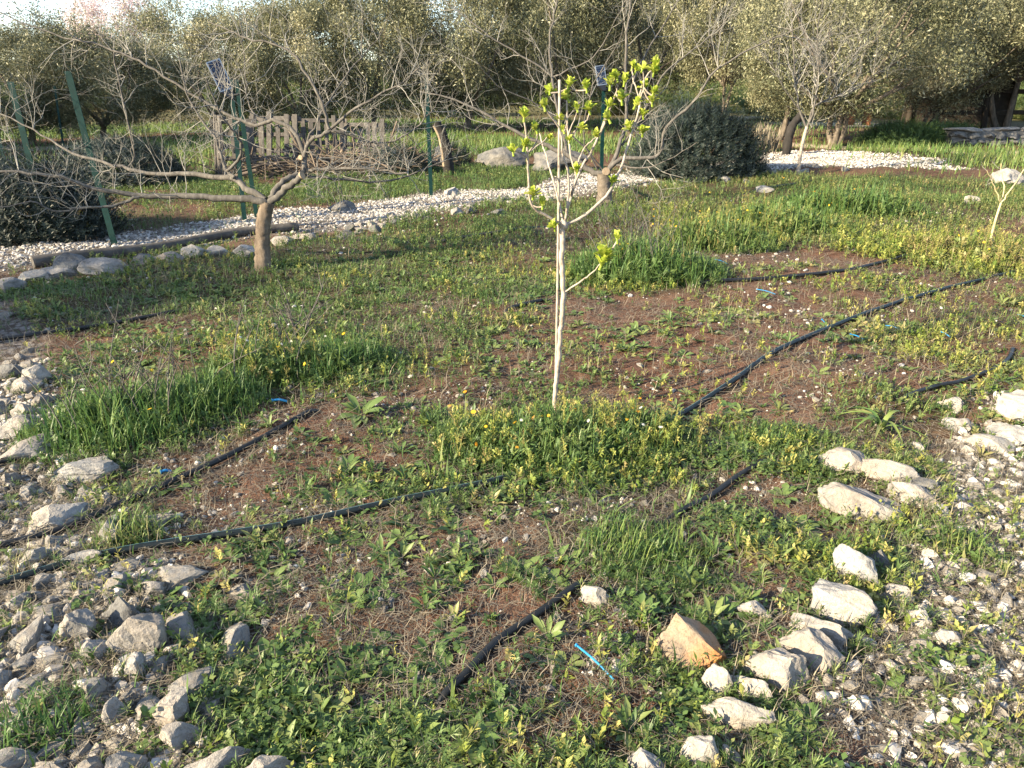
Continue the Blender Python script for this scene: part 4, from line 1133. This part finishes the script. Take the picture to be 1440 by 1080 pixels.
# the young fig itself
FIG_B = (783, 582)
fc = G(*FIG_B); FY = fc[1]
fig = empty('young_fig_tree', fc, 'slender pale-stemmed young fig tree opening bright green leaf buds', 'tree')
mb = MB(); tp = limb_pts([(783, 586), (780, 560), (784, 520), (788, 470), (792, 420), (790, 370), (792, 318)], FY, 0.0); tp[0] = fc - [0, 0, .02]
tp = smooth_poly(tp, 8); tp[2:-1] += R.normal(0, .0016, tp[2:-1].shape); tube(mb, tp, np.linspace(.0108, .0125, len(tp)), 12, .5, 0, True, .16)
v, f = rock_shape(901, 2, 3); mb.add(v * [.045, .045, .05] + P(792, 316, FY), f)
mb.build('trunk', M_pale, fig, loc=fc)
FIGB = [([(792, 318), (770, 304), (748, 288), (743, 250), (742, 218), (740, 190), (737, 162)], .011, .006, -.18),
        ([(792, 314), (783, 272), (774, 240), (765, 210), (759, 188)], .0085, .005, .22),
        ([(794, 314), (797, 296), (800, 246), (792, 221), (788, 185), (776, 166), (766, 152)], .010, .005, -.1),
        ([(797, 300), (803, 275), (811, 250), (803, 221), (799, 192), (797, 160), (799, 124)], .010, .005, .14),
        ([(799, 196), (812, 180), (826, 168), (829, 150)], .006, .0045, .05),
        ([(803, 276), (814, 244), (838, 201), (853, 167), (860, 147), (868, 128), (864, 110)], .010, .005, -.2),
        ([(811, 232), (822, 208), (832, 198), (842, 190)], .006, .0045, .04),
        ([(792, 318), (820, 304), (852, 276), (866, 252), (876, 228), (888, 187), (899, 151), (902, 122), (910, 106), (924, 90)], .0125, .005, .25),
        ([(899, 152), (896, 130), (890, 110), (889, 92)], .006, .0045, .1),
        ([(900, 140), (906, 118), (903, 94)], .006, .0045, -.06),
        ([(795, 410), (815, 397), (832, 384), (846, 370)], .007, .0045, -.12),
        ([(742, 216), (752, 204), (756, 190), (754, 180)], .006, .0045, -.05),
        ([(744, 214), (760, 202), (772, 192)], .005, .004, .07),
        ([(742, 222), (732, 216), (722, 211)], .005, .004, -.04),
        ([(799, 190), (806, 172), (812, 156)], .005, .004, .05), ([(838, 201), (846, 180), (855, 150)], .005, .004, .1)]
y_from = [0, 0, 0, 0, .1, 0, .05, 0, .16, .17, 0, -.1, -.1, -.1, .08, -.08]
fig_br = []
for (l, ra, rb, dep), y1 in zip(FIGB, y_from):
    mb = MB(); pp = smooth_poly(limb_pts(l, FY + y1, dep), 5); pp[1:-1] += R.normal(0, .0012, pp[1:-1].shape)
    tube(mb, pp, np.linspace(ra, rb, len(pp)) * .62, 8, .5, 0, True, .2); fig_br.append((mb.build('branch', M_pale, fig, loc=fc), pp))

def bud_mesh(seed):
    g = np.random.default_rng(seed); mb = MB(); v0, f0 = leaf(1.0, .62, .35, -.1, .02)
    for k in range(26):
        up = g.uniform(.1, 1.45); M = rotm(np.array([k * 2.4 + g.normal(0, .3)]), np.array([up]))[0]
        s = g.uniform(.28, .85); mb.add((v0 * s) @ M.T + [0, 0, g.uniform(0, .25)], f0, np.clip(g.normal(.45, .28), 0, 1))
    tube(mb, np.array([[0, 0, -.25], [0, 0, .3]]), [.12, .08], 6, .2)
    return mb
Z4 = [(428, 285), (335, 310), (522, 295), (310, 388), (428, 345), (475, 397), (537, 405), (205, 440), (268, 502), (387, 458), (405, 505), (335, 547), (150, 617), (205, 590), (495, 500), (580, 537), (435, 555), (475, 715), (650, 775), (250, 835), (298, 885), (360, 997), (655, 250), (676, 240), (640, 282), (712, 262), (700, 355), (628, 388), (637, 450), (745, 497), (765, 380), (808, 430), (805, 518), (752, 185), (803, 195), (885, 178), (860, 215), (815, 290), (855, 322), (853, 365)]
BUDS = [(680 + x / 3.6, 40 + y / 3.6) for x, y in Z4] + [(868, 334), (851, 358), (845, 370), (893, 97), (923, 95), (848, 364)]
bud_src = []
for k, (bx, by) in enumerate(BUDS):
    best = None
    for ob, pp in fig_br:
        q = pp - np.array([0, 0, CAM_H]); dep = q[:, 1] * CP - q[:, 2] * SP
        u = CX + F_PX * q[:, 0] / dep; w = CY - F_PX * (q[:, 1] * SP + q[:, 2] * CP) / dep
        e = np.hypot(u - bx, w + 6 - by); i = int(e.argmin())
        if best is None or e[i] < best[0]: best = (e[i], ob, pp[i])
    e, ob, bp = best
    tip = P(bx, by + 5, bp[1] - .01)
    if e > 5:
        mb = MB(); tube(mb, smooth_poly(np.array([bp, (bp + tip) / 2 + [0, 0, -.006], tip]), 3), .0038, 6); mb.build('twig', M_pale, ob, loc=fc)
    if len(bud_src) < 5:
        o = bud_mesh(70 + k).build('leaf_bud', M_bud, ob); bud_src.append(o)
    else:
        o = bud_src[k % 5].copy(); COL.objects.link(o); o.parent = ob
    s = R.uniform(.042, .055) * (.65 if by > 190 and by < 200 else 1.45 if bx < 860 and by > 355 else 1)
    o.location = tip - fc; o.scale = (s, s, s); o.rotation_euler = (R.normal(0, .3), R.normal(0, .3), R.uniform(0, 6.28))

# its stake
a, b = G(790, 566), P(787, 112, FY + .10)
b = b + (a - b) * 0; mb = MB(); a = np.array([b[0] + .015, FY + .10, -.05])
tube(mb, smooth_poly(np.array([a, (a + b) / 2 + [.004, 0, 0], b]), 8), [.0062] * 9 if False else .0062, 9, .5, 0, True, .12)
tag(mb.build('wooden_stake', M_pale, loc=a), 'thin straight wooden stake standing behind the young fig stem', 'stake')

# ------------------------------------------------------------------ olive trees and others beyond the path
def olive_leaf_T():
    v = np.array([[0, 0, 0], [.16, .5, .04], [0, 1, 0], [-.16, .5, .04]]); return v, np.array([[0, 1, 2, 3]])
OL = olive_leaf_T()
def crown_mesh(seed, n_cl=58, per=1250, ls=.052, w=1.0, hh=1.0, low=.0, mat=M_olive):
    """crown in a unit ellipsoid: radius 1 in plan, 0..1 in height"""
    g = np.random.default_rng(seed); mb = MB()
    d = g.normal(size=(n_cl, 3)); d /= np.linalg.norm(d, axis=1)[:, None]
    r = g.uniform(.5, 1.0, n_cl) ** .5
    c = d * r[:, None] * np.array([.86, .86, .46]); c[:, 2] += .5
    c[:, :2] *= (1.0 + .25 * (fbm(c[:, 0] * 2, c[:, 1] * 2 + c[:, 2], 1.0, seed) - .5))[:, None]
    bright = g.normal(0, .17, n_cl)
    idx = g.integers(0, n_cl, n_cl * per); sz = g.uniform(.13, .29, n_cl)
    o = g.normal(size=(len(idx), 3)); o /= np.linalg.norm(o, axis=1)[:, None]; o *= (g.random(len(idx)) ** .5)[:, None] * sz[idx][:, None]; o[:, 2] *= .7
    p = c[idx] + o
    # sprays that stick out of the outline
    m = 420; ds = g.normal(size=(m, 3)); ds[:, 2] = np.abs(ds[:, 2]) * 1.1; ds /= np.linalg.norm(ds, axis=1)[:, None]
    sp = []
    for k in range(m):
        b = ds[k] * np.array([.86, .86, .46]) + [0, 0, .5]; L_ = g.uniform(.08, .27); t = g.random(16)[:, None]; sp.append(b + (ds[k] * .6 + [0, 0, .6]) * t * L_ + g.normal(0, .012, (16, 3)))
    p = np.concatenate([p] + sp)
    tint = np.concatenate([np.clip(.42 + bright[idx] + g.normal(0, .16, len(idx)), 0, 1), np.clip(g.normal(.55, .15, m * 16), 0, 1)])
    n = len(p); scatter(mb, OL, p, rotm(g.uniform(0, 6.28, n), g.normal(.5, .7, n), g.uniform(0, 6.28, n)), g.uniform(.6, 1.3, n) * ls * .5, tint)
    return mb
CROWNS = [crown_mesh(s) for s in (1, 2, 3, 4, 5)]
crown_me = {}
def olive(px, py, wpx, top_py, label, k=0, bot=None, mat=M_olive, group=None, name='olive_tree', trunks=1, lean=0, rz=None, tr=.10, Y=None, cat='olive tree'):
    c = G(px, py)
    if Y: c = P(px, py, Y); c[2] = float(hgt(c[0], c[1]))
    s = mpp(c); rad = wpx * s / 2 * 1.12
    bot = bot + 14 if bot else bot
    top = P(px, top_py, c[1])[2] - c[2]
    lowz = (P(px, bot, c[1])[2] - c[2]) if bot else top * .22
    root = empty(name, c, label, cat, group)
    mb = MB(); g = np.random.default_rng(int(px) + 777)
    for q in range(trunks):
        a = g.uniform(0, 6.28); sp = .10 if trunks == 1 else .3
        b = np.array([math.cos(a) * sp * .4 * (trunks > 1), math.sin(a) * sp * .4 * (trunks > 1), -.05]); fk = np.array([lean + math.cos(a) * sp * 1.6, math.sin(a) * sp * 1.6, lowz * .9 + .25])
        tp_ = smooth_poly(np.array([b, b * .5 + fk * .5 + g.normal(0, .04, 3), fk]), 5); rr = np.linspace(tr, tr * .65, len(tp_)) / (1 if trunks == 1 else 1.5); rr[0] *= 1.4
        tube(mb, tp_, rr, 9, .5, 0, True, .25)
        for _ in range(6):
            an = g.uniform(0, 6.28); e = fk + np.array([math.cos(an) * rad * g.uniform(.3, .75), math.sin(an) * rad * g.uniform(.3, .75), (top - lowz) * g.uniform(.15, .75)])
            m = (fk + e) / 2 + g.normal(0, .12, 3); lp = smooth_poly(np.array([fk, m, e]), 4); tube(mb, lp, np.linspace(tr * .5, tr * .12, len(lp)), 6, .5, 0, False, .2)
    mb.build('trunk', M_bark_d, root)
    key = (k, mat.name)
    if key not in crown_me:
        crown_me[key] = o = CROWNS[k].build('crown', mat); o.parent = root
    else:
        o = crown_me[key].copy(); COL.objects.link(o); o.parent = root
    o.location = (lean, 0, lowz); o.scale = (rad, rad, top - lowz); o.rotation_euler = (0, 0, rz if rz is not None else g.uniform(0, 6.28))
    return root

olive(40, 205, 250, 12, 'dark shaded olive tree at the far left behind the green posts', 0, 175)
olive(150, 200, 200, 40, 'dark olive tree below the pink blossom', 1, 178)
olive(-130, 215, 230, 40, 'olive tree at the left rim of the picture', 2, 180)
olive(300, 190, 215, 0, 'sunlit olive tree behind the solar panel', 2, 165)
olive(418, 190, 205, -2, 'sunlit olive tree right of the solar panel', 3, 162)
olive(530, 186, 230, -45, 'half-lit olive tree left of the middle green post', 4, 160)
olive(655, 184, 240, -70, 'tall olive tree with dense dark crown behind the charred stump', 0, 152, tr=.13)
olive(780, 178, 250, -90, 'dark tall olive tree behind the upper buds of the fig', 1, 146, tr=.14)
olive(905, 176, 240, -70, 'dark olive tree above the left half of the round bush', 3, 120, tr=.14)
olive(1010, 182, 180, -60, 'dark-trunked olive tree right above the round bush', 2, 112, trunks=2, tr=.10)
olive(1095, 196, 130, -10, 'narrow olive tree left of the slim pale tree', 4, 150)
olive(1172, 205, 300, -70, 'many-stemmed olive tree behind the slim pale tree', 0, 152, trunks=4, tr=.12)
olive(1290, 186, 240, -60, 'broad olive tree above the clipped hedge', 3, 140, trunks=2)
olive(1408, 186, 290, -60, 'big sunlit olive tree leaning over the stone wall', 1, 106, trunks=2, tr=.14, lean=-.25)
olive(1540, 190, 240, -50, 'olive tree at the right rim of the picture', 2, 130)
olive(230, 150, 300, 30, 'distant olive tree seen between the two left olives', 4, 148)
olive(480, 146, 300, -12, 'distant olive tree in the gap left of the half-lit olive', 1, 140)
olive(850, 142, 320, -40, 'distant olive tree in the gap behind the dark tall olives', 2, 132)
olive(1240, 146, 340, -30, 'distant olive tree filling the gap behind the many-stemmed olive', 4, 135)
olive(700, 140, 300, -30, 'distant olive tree right of the dense dark crown', 3, 132)
olive(1060, 143, 300, -30, 'distant olive tree behind the narrow olive', 0, 130)
olive(1400, 143, 340, -40, 'distant olive tree behind the timber shelter', 3, 130)
olive(60, 146, 300, 40, 'distant olive tree at the far left', 3, 142)
# trees standing left of the frame whose long shadows fall over the plot
def shade_tree(x, y, rad, top, low, label, k):
    c = np.array([x, y, float(hgt(x, y))]); root = empty('olive_tree', c, label, 'olive tree'); mb = MB()
    tube(mb, smooth_poly(np.array([[0, 0, -.05], [.05, .03, low * .6], [-.03, 0, low + .4]]), 5), .1, 8, .5, 0, True, .2)
    mb.build('trunk', M_bark_d, root)
    o = crown_me[(k, M_olive.name)].copy(); COL.objects.link(o); o.parent = root; o.location = (0, 0, low); o.scale = (rad, rad, top - low); o.rotation_euler = (0, 0, x)
shade_tree(-8.6, 2.9, 1.6, 3.1, .7, 'olive tree standing out of view left of the path', 3)

shade_tree(-19.0, 13.0, 3.2, 5.6, .8, 'tall olive tree out of view beyond the left posts', 1)
# bushes in the shade at the back of the grove
BK = [(640, 163, 130), (820, 160, 150), (905, 160, 120), (1000, 158, 110), (1085, 168, 100), (1190, 163, 130), (1275, 166, 120), (1390, 164, 150), (1470, 168, 150), (330, 166, 110), (460, 165, 120), (100, 160, 120), (250, 152, 150), (380, 154, 140), (560, 152, 160), (720, 148, 130), (860, 146, 150), (960, 146, 110), (1060, 152, 90), (1130, 146, 120), (1250, 150, 110), (1340, 148, 140), (1450, 150, 160), (-20, 158, 140)]
for k, (px, py, w) in enumerate(BK):
    o = olive(px, py, w, py - 42, 'low dark bush at the shaded back of the olive grove', k % 5, py - 12, name='bush', cat='bush', group='bushes at the back of the grove', tr=.04, mat=M_weed)
# blossoming tree
CROWNS.append(crown_mesh(9, 60, 120, .10)); olive(188, 165, 120, -5, 'pale pink blossoming tree rising behind the dark olives', 5, 80, mat=M_bloss, name='blossom_tree', cat='tree')

# ------------------------------------------------------------------ shrubs
def needle_bush(px, py, rx, ry, h, n, label, mat=M_shrub, name='shrub', cat='shrub', ls=.11, seed=1, tint=(.1, .75), flat=False):
    c = G(px, py); g = np.random.default_rng(seed); root = empty(name, c, label, cat)
    d = g.normal(size=(n, 3)); d[:, 2] = np.abs(d[:, 2]); d /= np.linalg.norm(d, axis=1)[:, None]
    r = np.where(g.random(n) < .07, g.uniform(1.0, 1.22, n), g.uniform(.55, 1.0, n) ** .5) * (1 + .28 * (fbm(d[:, 0] * 2 + 5, d[:, 1] * 2 + d[:, 2] * 2, .5, seed) - .5))
    p = d * r[:, None] * [rx, ry, h]; p[:, 2] -= .04
    az = np.arctan2(-d[:, 0], d[:, 1]); til = -np.arccos(np.clip(d[:, 2], -1, 1)) * .65
    T = sprig(20, 55, .16, 1.0, .34); mb = MB()
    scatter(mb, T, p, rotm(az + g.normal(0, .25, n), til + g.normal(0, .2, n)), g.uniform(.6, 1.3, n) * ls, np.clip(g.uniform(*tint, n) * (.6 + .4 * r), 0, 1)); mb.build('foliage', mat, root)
    mb = MB()
    for k in range(14):
        a = g.uniform(0, 6.28); e = np.array([math.cos(a) * rx * .7, math.sin(a) * ry * .7, h * g.uniform(.4, .75)]); tube(mb, smooth_poly(np.array([[0, 0, -.03], e * .5 + [0, 0, .1], e]), 3), [.02] * 7 if False else .012, 5, .5, 0, False)
    mb.build('stem', M_bark_d, root); return root
needle_bush(978, 246, 1.05, .9, 1.12, 5200, 'big round dark rosemary bush beside the path', ls=.17, seed=3)
needle_bush(40, 332, .85, .7, .75, 3600, 'dark blue-green rosemary bush at the left behind the path', ls=.15, seed=4, tint=(0, .6))
needle_bush(170, 258, .95, .8, .62, 3000, 'grey-green low bush behind the leaning green posts', ls=.15, seed=5, tint=(.2, .85))
needle_bush(560, 245, .5, .4, .42, 900, 'small dark bush beside the brushwood', ls=.12, seed=6)
needle_bush(632, 232, .4, .35, .4, 700, 'small dark bush beside the grey boulders', ls=.12, seed=7)
needle_bush(1262, 204, .95, .6, .5, 2200, 'low dark green hedge left of the stone wall', M_weed, ls=.15, seed=8, tint=(0, .4), name='hedge', cat='hedge')
needle_bush(1325, 202, .9, .6, .48, 2200, 'low dark green hedge touching the stone wall', M_weed, ls=.15, seed=9, tint=(0, .35), name='hedge', cat='hedge')

def straw_tuft(px, py, n, h, label):
    c = G(px, py); mb = MB(); a = R.uniform(0, 6.28, n)
    scatter(mb, BL[0], np.stack([R.normal(0, .16, n), R.normal(0, .14, n), np.zeros(n)], -1), rotm(a, R.normal(0, .3, n)), R.uniform(.5, 1.1, n) * h, R.uniform(.35, 1, n))
    o = mb.build('straw_tuft', M_straw); o.location = c; return tag(o, label, 'dry grass')
straw_tuft(1066, 214, 420, .62, 'dry straw-coloured grass tuft right of the round rosemary bush')

# ------------------------------------------------------------------ green posts and solar lamps
def post(x0, y0, x1, y1, label, wmm=.05):
    b = G(x1, y1); t = P(x0, y0, b[1]); d = t - b; L_ = np.linalg.norm(d); root = None
    mb = MB(); th = .006
    prof = np.array([[-wmm / 2, 0], [-wmm / 2 + th, 0], [-wmm / 2 + th, wmm - th], [wmm / 2, wmm - th], [wmm / 2, wmm], [-wmm / 2, wmm]])
    prof = prof[:, [0, 1]] * [1, -1]
    v = []
    for s in (-.08 / L_, 1.0):
        q = d * s; v += [[q[0] + p[0], q[1] + p[1], q[2]] for p in prof]
    n = 6; f = [[i, (i + 1) % n, n + (i + 1) % n, n + i] for i in range(n)]
    mb.add(v, f); mb.add(v, [[6, 7, 8, 11], [8, 9, 10, 11]])
    o = mb.build('fence_post', M_post, smooth=False); o.location = b
    return tag(o, label, 'fence post')
post(100, 100, 165, 342, 'leaning green metal post standing nearest the path at the left', .062)
post(20, 115, 74, 335, 'leaning green metal post beside the dark rosemary bush', .062)
post(-2, 180, 20, 268, 'thin green post at the left edge', .05)
post(78, 121, 92, 215, 'thin far green post between the two leaning posts', .045)
post(326, 112, 346, 310, 'green metal post carrying the left solar panel', .05)
post(334, 112, 363, 306, 'green metal post just right of the solar panel post', .05)
post(600, 110, 607, 276, 'single green metal post in the middle of the picture', .05)
post(849, 118, 845, 262, 'green metal post partly hidden behind the fig buds', .05)

def solar(px0, py0, wpx, hpx, Y, label, yaw, tiltb, roll=-.3):
    c = P(px0, py0, Y); s = mpp(c); w, h = wpx * s, hpx * s
    root = empty('solar_lamp', c, label, 'solar lamp'); root.rotation_euler = (math.radians(90) - tiltb, roll, yaw)
    mb = MB(); v = np.array([[-w / 2, -h / 2, .008], [w / 2, -h / 2, .008], [w / 2, h / 2, .008], [-w / 2, h / 2, .008]]); mb.add(v, [[0, 1, 2, 3]]); mb.build('panel', M_panel, root, smooth=False)
    mb = MB(); e = .006
    box(mb, (0, h / 2 + e, 0), (w + 4 * e, 2 * e, .022)); box(mb, (0, -h / 2 - e, 0), (w + 4 * e, 2 * e, .022)); box(mb, (w / 2 + e, 0, 0), (2 * e, h, .022)); box(mb, (-w / 2 - e, 0, 0), (2 * e, h, .022)); box(mb, (0, 0, -.004), (w, h, .012))
    mb.build('frame', M_frame, root, smooth=False)
    mb = MB(); v = np.array([[-w * .5, -h * .5 - .014, .01], [w * .5, -h * .5 - .014, .01], [w * .28, -h * .86, .012], [-w * .05, -h * .86, .012]]); v2 = v - [0, 0, .05]
    mb.add(np.concatenate([v, v2]), [[0, 1, 2, 3], [7, 6, 5, 4], [0, 4, 5, 1], [1, 5, 6, 2], [2, 6, 7, 3], [3, 7, 4, 0]]); mb.build('lamp_head', M_lampb, root, smooth=False)
    mb = MB(); tube(mb, np.array([[w * .1, -h * .55, -.04], [w * .5, -h * .75, -.06], [w * .9, -h * .8, -.05]]), .012, 8); mb.build('bracket', M_lampb, root)
    return root
yp = G(346, 310)[1]
solar(309, 106, 17, 38, yp - .08, 'blue solar panel lamp on the post in front of the sunlit olives', math.radians(34), math.radians(10))
yp = G(845, 262)[1]
solar(845, 106, 12, 24, yp - .08, 'small blue solar panel lamp half hidden behind the fig buds', math.radians(20), math.radians(12), -.12)

# ------------------------------------------------------------------ things lying beyond the path
def pole(l, r, label, name='wooden_pole', mat=M_wood, cat='pole'):
    pts = on_ground(l, r * .9); mb = MB(); tube(mb, pts, np.linspace(r, r * .8, len(pts)), 10, .5, 0, True, .1); return tag(mb.build(name, mat, loc=pts[0]), label, cat)
pole([(48, 378), (130, 366), (230, 351), (330, 334), (420, 325)], .055, 'long grey wooden pole lying along the stone kerb of the path')

def pallet(px, py, w, h, yaw, tilt, label, nv=5, nh=4, roll=0):
    c = G(px, py); root = empty('wooden_pallet', c, label, 'pallet'); root.rotation_euler = (tilt, roll, yaw)
    for i in range(nv):
        hs = h * R.uniform(.82, 1.04); mb = MB(); box(mb, (-w / 2 + w * (i + .5) / nv + R.normal(0, .006), R.normal(0, .006), hs / 2), (w / nv * R.uniform(.42, .6), .022, hs), yaw=R.normal(0, .05), tint=.5, jit=.022); mb.build('slat', M_wood, root, smooth=False)
    for i in range(nh):
        mb = MB(); box(mb, (0, .055, h * (.08 + .84 * i / (nh - 1))), (w, .075, .07), jit=.01); mb.build('rail', M_wood, root, smooth=False)
    return root
pallet(308, 250,   .62, 1.02, math.radians(-60), math.radians(-6), 'upright pallet with narrow slats at the left end of the brushwood', 5, 3)
pallet(336, 246, .75, .95, math.radians(12), math.radians(-10), 'boarded pallet between the two close green posts', 3, 5)
pallet(386, 240, .95, .98, math.radians(-8), math.radians(-14), 'pallet with square gaps leaning behind the trunk of the low bare tree', 6, 4)
pallet(452, 236, .95, .92, math.radians(6), math.radians(-10), 'weathered pallet behind the left half of the brushwood pile', 7, 3)
pallet(512, 234, .85, .84, math.radians(-5), math.radians(-12), 'rightmost weathered pallet, sunk deep in the brushwood pile', 6, 3)

def brush_pile(px0, px1, py, h, n, label, seed):
    a, b = G(px0, py), G(px1, py - 4); c = (a + b) / 2; g = np.random.default_rng(seed); mb = MB(); w = np.linalg.norm(b - a) / 2; ax = (b - a) / (2 * w)
    for k in range(n):
        u = g.uniform(-1, 1); hh = h * (1 - u * u * .6); p = ax * u * w + np.array([0, g.normal(0, .3), g.uniform(.02, hh)]); d = ax * g.normal(0, 1) + np.array([0, g.normal(0, .5), g.normal(0, .28)]); d /= np.linalg.norm(d)
        L_ = g.uniform(.25, .75); q = smooth_poly(np.array([p - d * L_, p + g.normal(0, .05, 3), p + d * L_]), 3); q[:, 2] = np.maximum(q[:, 2], .01)
        r = g.choice([.006, .009, .02, .035], p=[.45, .3, .17, .08]); tube(mb, q, np.linspace(r, r * .5, len(q)), 5, .5, 0, True)
    o = mb.build('brushwood_pile', M_bark); o.location = c; return tag(o, label, 'brushwood')
brush_pile(330, 470, 248, .26, 120, 'heap of broken boards and sticks in front of the pallets', 5)
brush_pile(430, 600, 246, .32, 220, 'tangled brushwood pile between the pallets and the middle post', 6)

def stump(l, r, label, Y=None, half=True):
    c = G(*l[0]); pts = smooth_poly(np.array([P(x, y, c[1]) for x, y in l]), 5); pts[0] = c - [0, 0, .04]; root = empty('charred_stump', c, label, 'stump')
    mb = MB(); tube(mb, pts, np.linspace(r * 1.2, r * .9, len(pts)), 9, .5, 0, True, .3); mb.build('trunk', M_char, root, loc=c)
    if half:
        mb = MB(); q = pts[3:-1] + [-r * .72, -r * .55, 0]; tube(mb, q, r * .3, 7, .5, 0, True, .3); mb.build('bare_wood', M_cut, root, loc=c)
    return root
stump([(631, 246), (629, 225), (624, 195), (614, 172)], .085, 'charred leaning stump with a strip of bare wood, right of the middle post')
stump([(1105, 219), (1109, 195), (1115, 176), (1128, 160)], .085, 'black charred leaning stump left of the slim pale tree', half=False)

def stone_wall(label):
    a, b = G(1338, 206), G(1560, 204); ax = b - a; Lw = np.linalg.norm(ax); yaw = math.atan2(ax[1], ax[0]); root = empty('stone_wall', a, label, 'wall', rz=yaw); h = .42
    mb = MB(); box(mb, (Lw / 2, .2, h / 2 - .06), (Lw, .3, h - .06), jit=.01); mb.build('core', M_rockg, root, smooth=False)
    mb = MB(); x = 0; k = 0
    for row, (z0, hh) in enumerate(((0, .16), (.16, .17))):
        x = -.05
        while x < Lw:
            w = R.uniform(.22, .5); v, f = rock_shape(700 + k, 3, 16, .5); k += 1
            mb.add(v * [w * 1.04, .26, hh * 1.15] + [x + w / 2, .06, z0 + hh / 2], f); x += w
    mb.build('stone_courses', M_rockg, root)
    mb = MB(); x = -.08
    while x < Lw:
        w = R.uniform(.5, 1.0); v, f = rock_shape(760 + k, 3, 14); k += 1; mb.add(v * [w * 1.03, .5, .12] + [x + w / 2, .18, .37], f); x += w
    mb.build('cap_stones', M_rock, root)
stone_wall('low dry stone wall with flat cap stones at the right edge')

def shelter(label):
    c = P(1370, 172, 25.0); c[2] = float(hgt(c[0], c[1])); root = empty('timber_shelter', c, label, 'shelter')
    for x, y, l in ((-1.7, -.8, .1), (-.2, -.9, -.1), (1.6, -.8, .05), (-1.6, 1.0, 0), (1.7, 1.0, 0)):
        mb = MB(); tube(mb, np.array([[x, y, -.1], [x + l, y, 1.0], [x + l * 1.4, y, 2.0]]), .09, 8, .5, 0, True, .15); mb.build('post', M_woodd, root)
    for z in (.55, 1.15):
        mb = MB(); box(mb, (0, -.84, z), (3.6, .06, .12), roll=0, jit=.03); mb.build('beam', M_woodd, root, smooth=False)
    mb = MB(); box(mb, (0, .1, 2.05), (4.0, 2.4, .07), tilt=.10); mb.build('roof', M_woodd, root, smooth=False)
    mb = MB(); box(mb, (0, 1.06, 1.0), (3.6, .05, 2.0)); mb.build('back_wall', M_woodd, root, smooth=False)
shelter('dark timber shelter behind the stone wall under the olives')

def bench(px, py, label):
    c = G(px, py); root = empty('wooden_table', c, label, 'table', rz=.2)
    mb = MB(); box(mb, (0, 0, .55), (.8, .45, .05)); mb.build('table_top', M_rust, root, smooth=False)
    for x in (-.32, .32):
        mb = MB(); box(mb, (x, 0, .26), (.07, .4, .52)); mb.build('leg', M_rust, root, smooth=False)
bench(1206, 176, 'small reddish wooden table behind the many-stemmed olive')
def boards(px, py, label):
    c = G(px, py); root = empty('board_stack', c, label, 'boards')
    for x, h, t in ((-.3, .85, -.12), (-.08, 1.0, .06), (.12, .75, .14), (.42, 1.1, .1)):
        mb = MB(); box(mb, (x, R.normal(0, .06), h / 2), (.15, .05, h), roll=0, tilt=-.12, jit=.03); o = mb.build('board', M_rust, root, smooth=False); o.rotation_euler = (0, t, 0)
boards(1303, 178, 'orange-brown boards standing upright beyond the hedge')
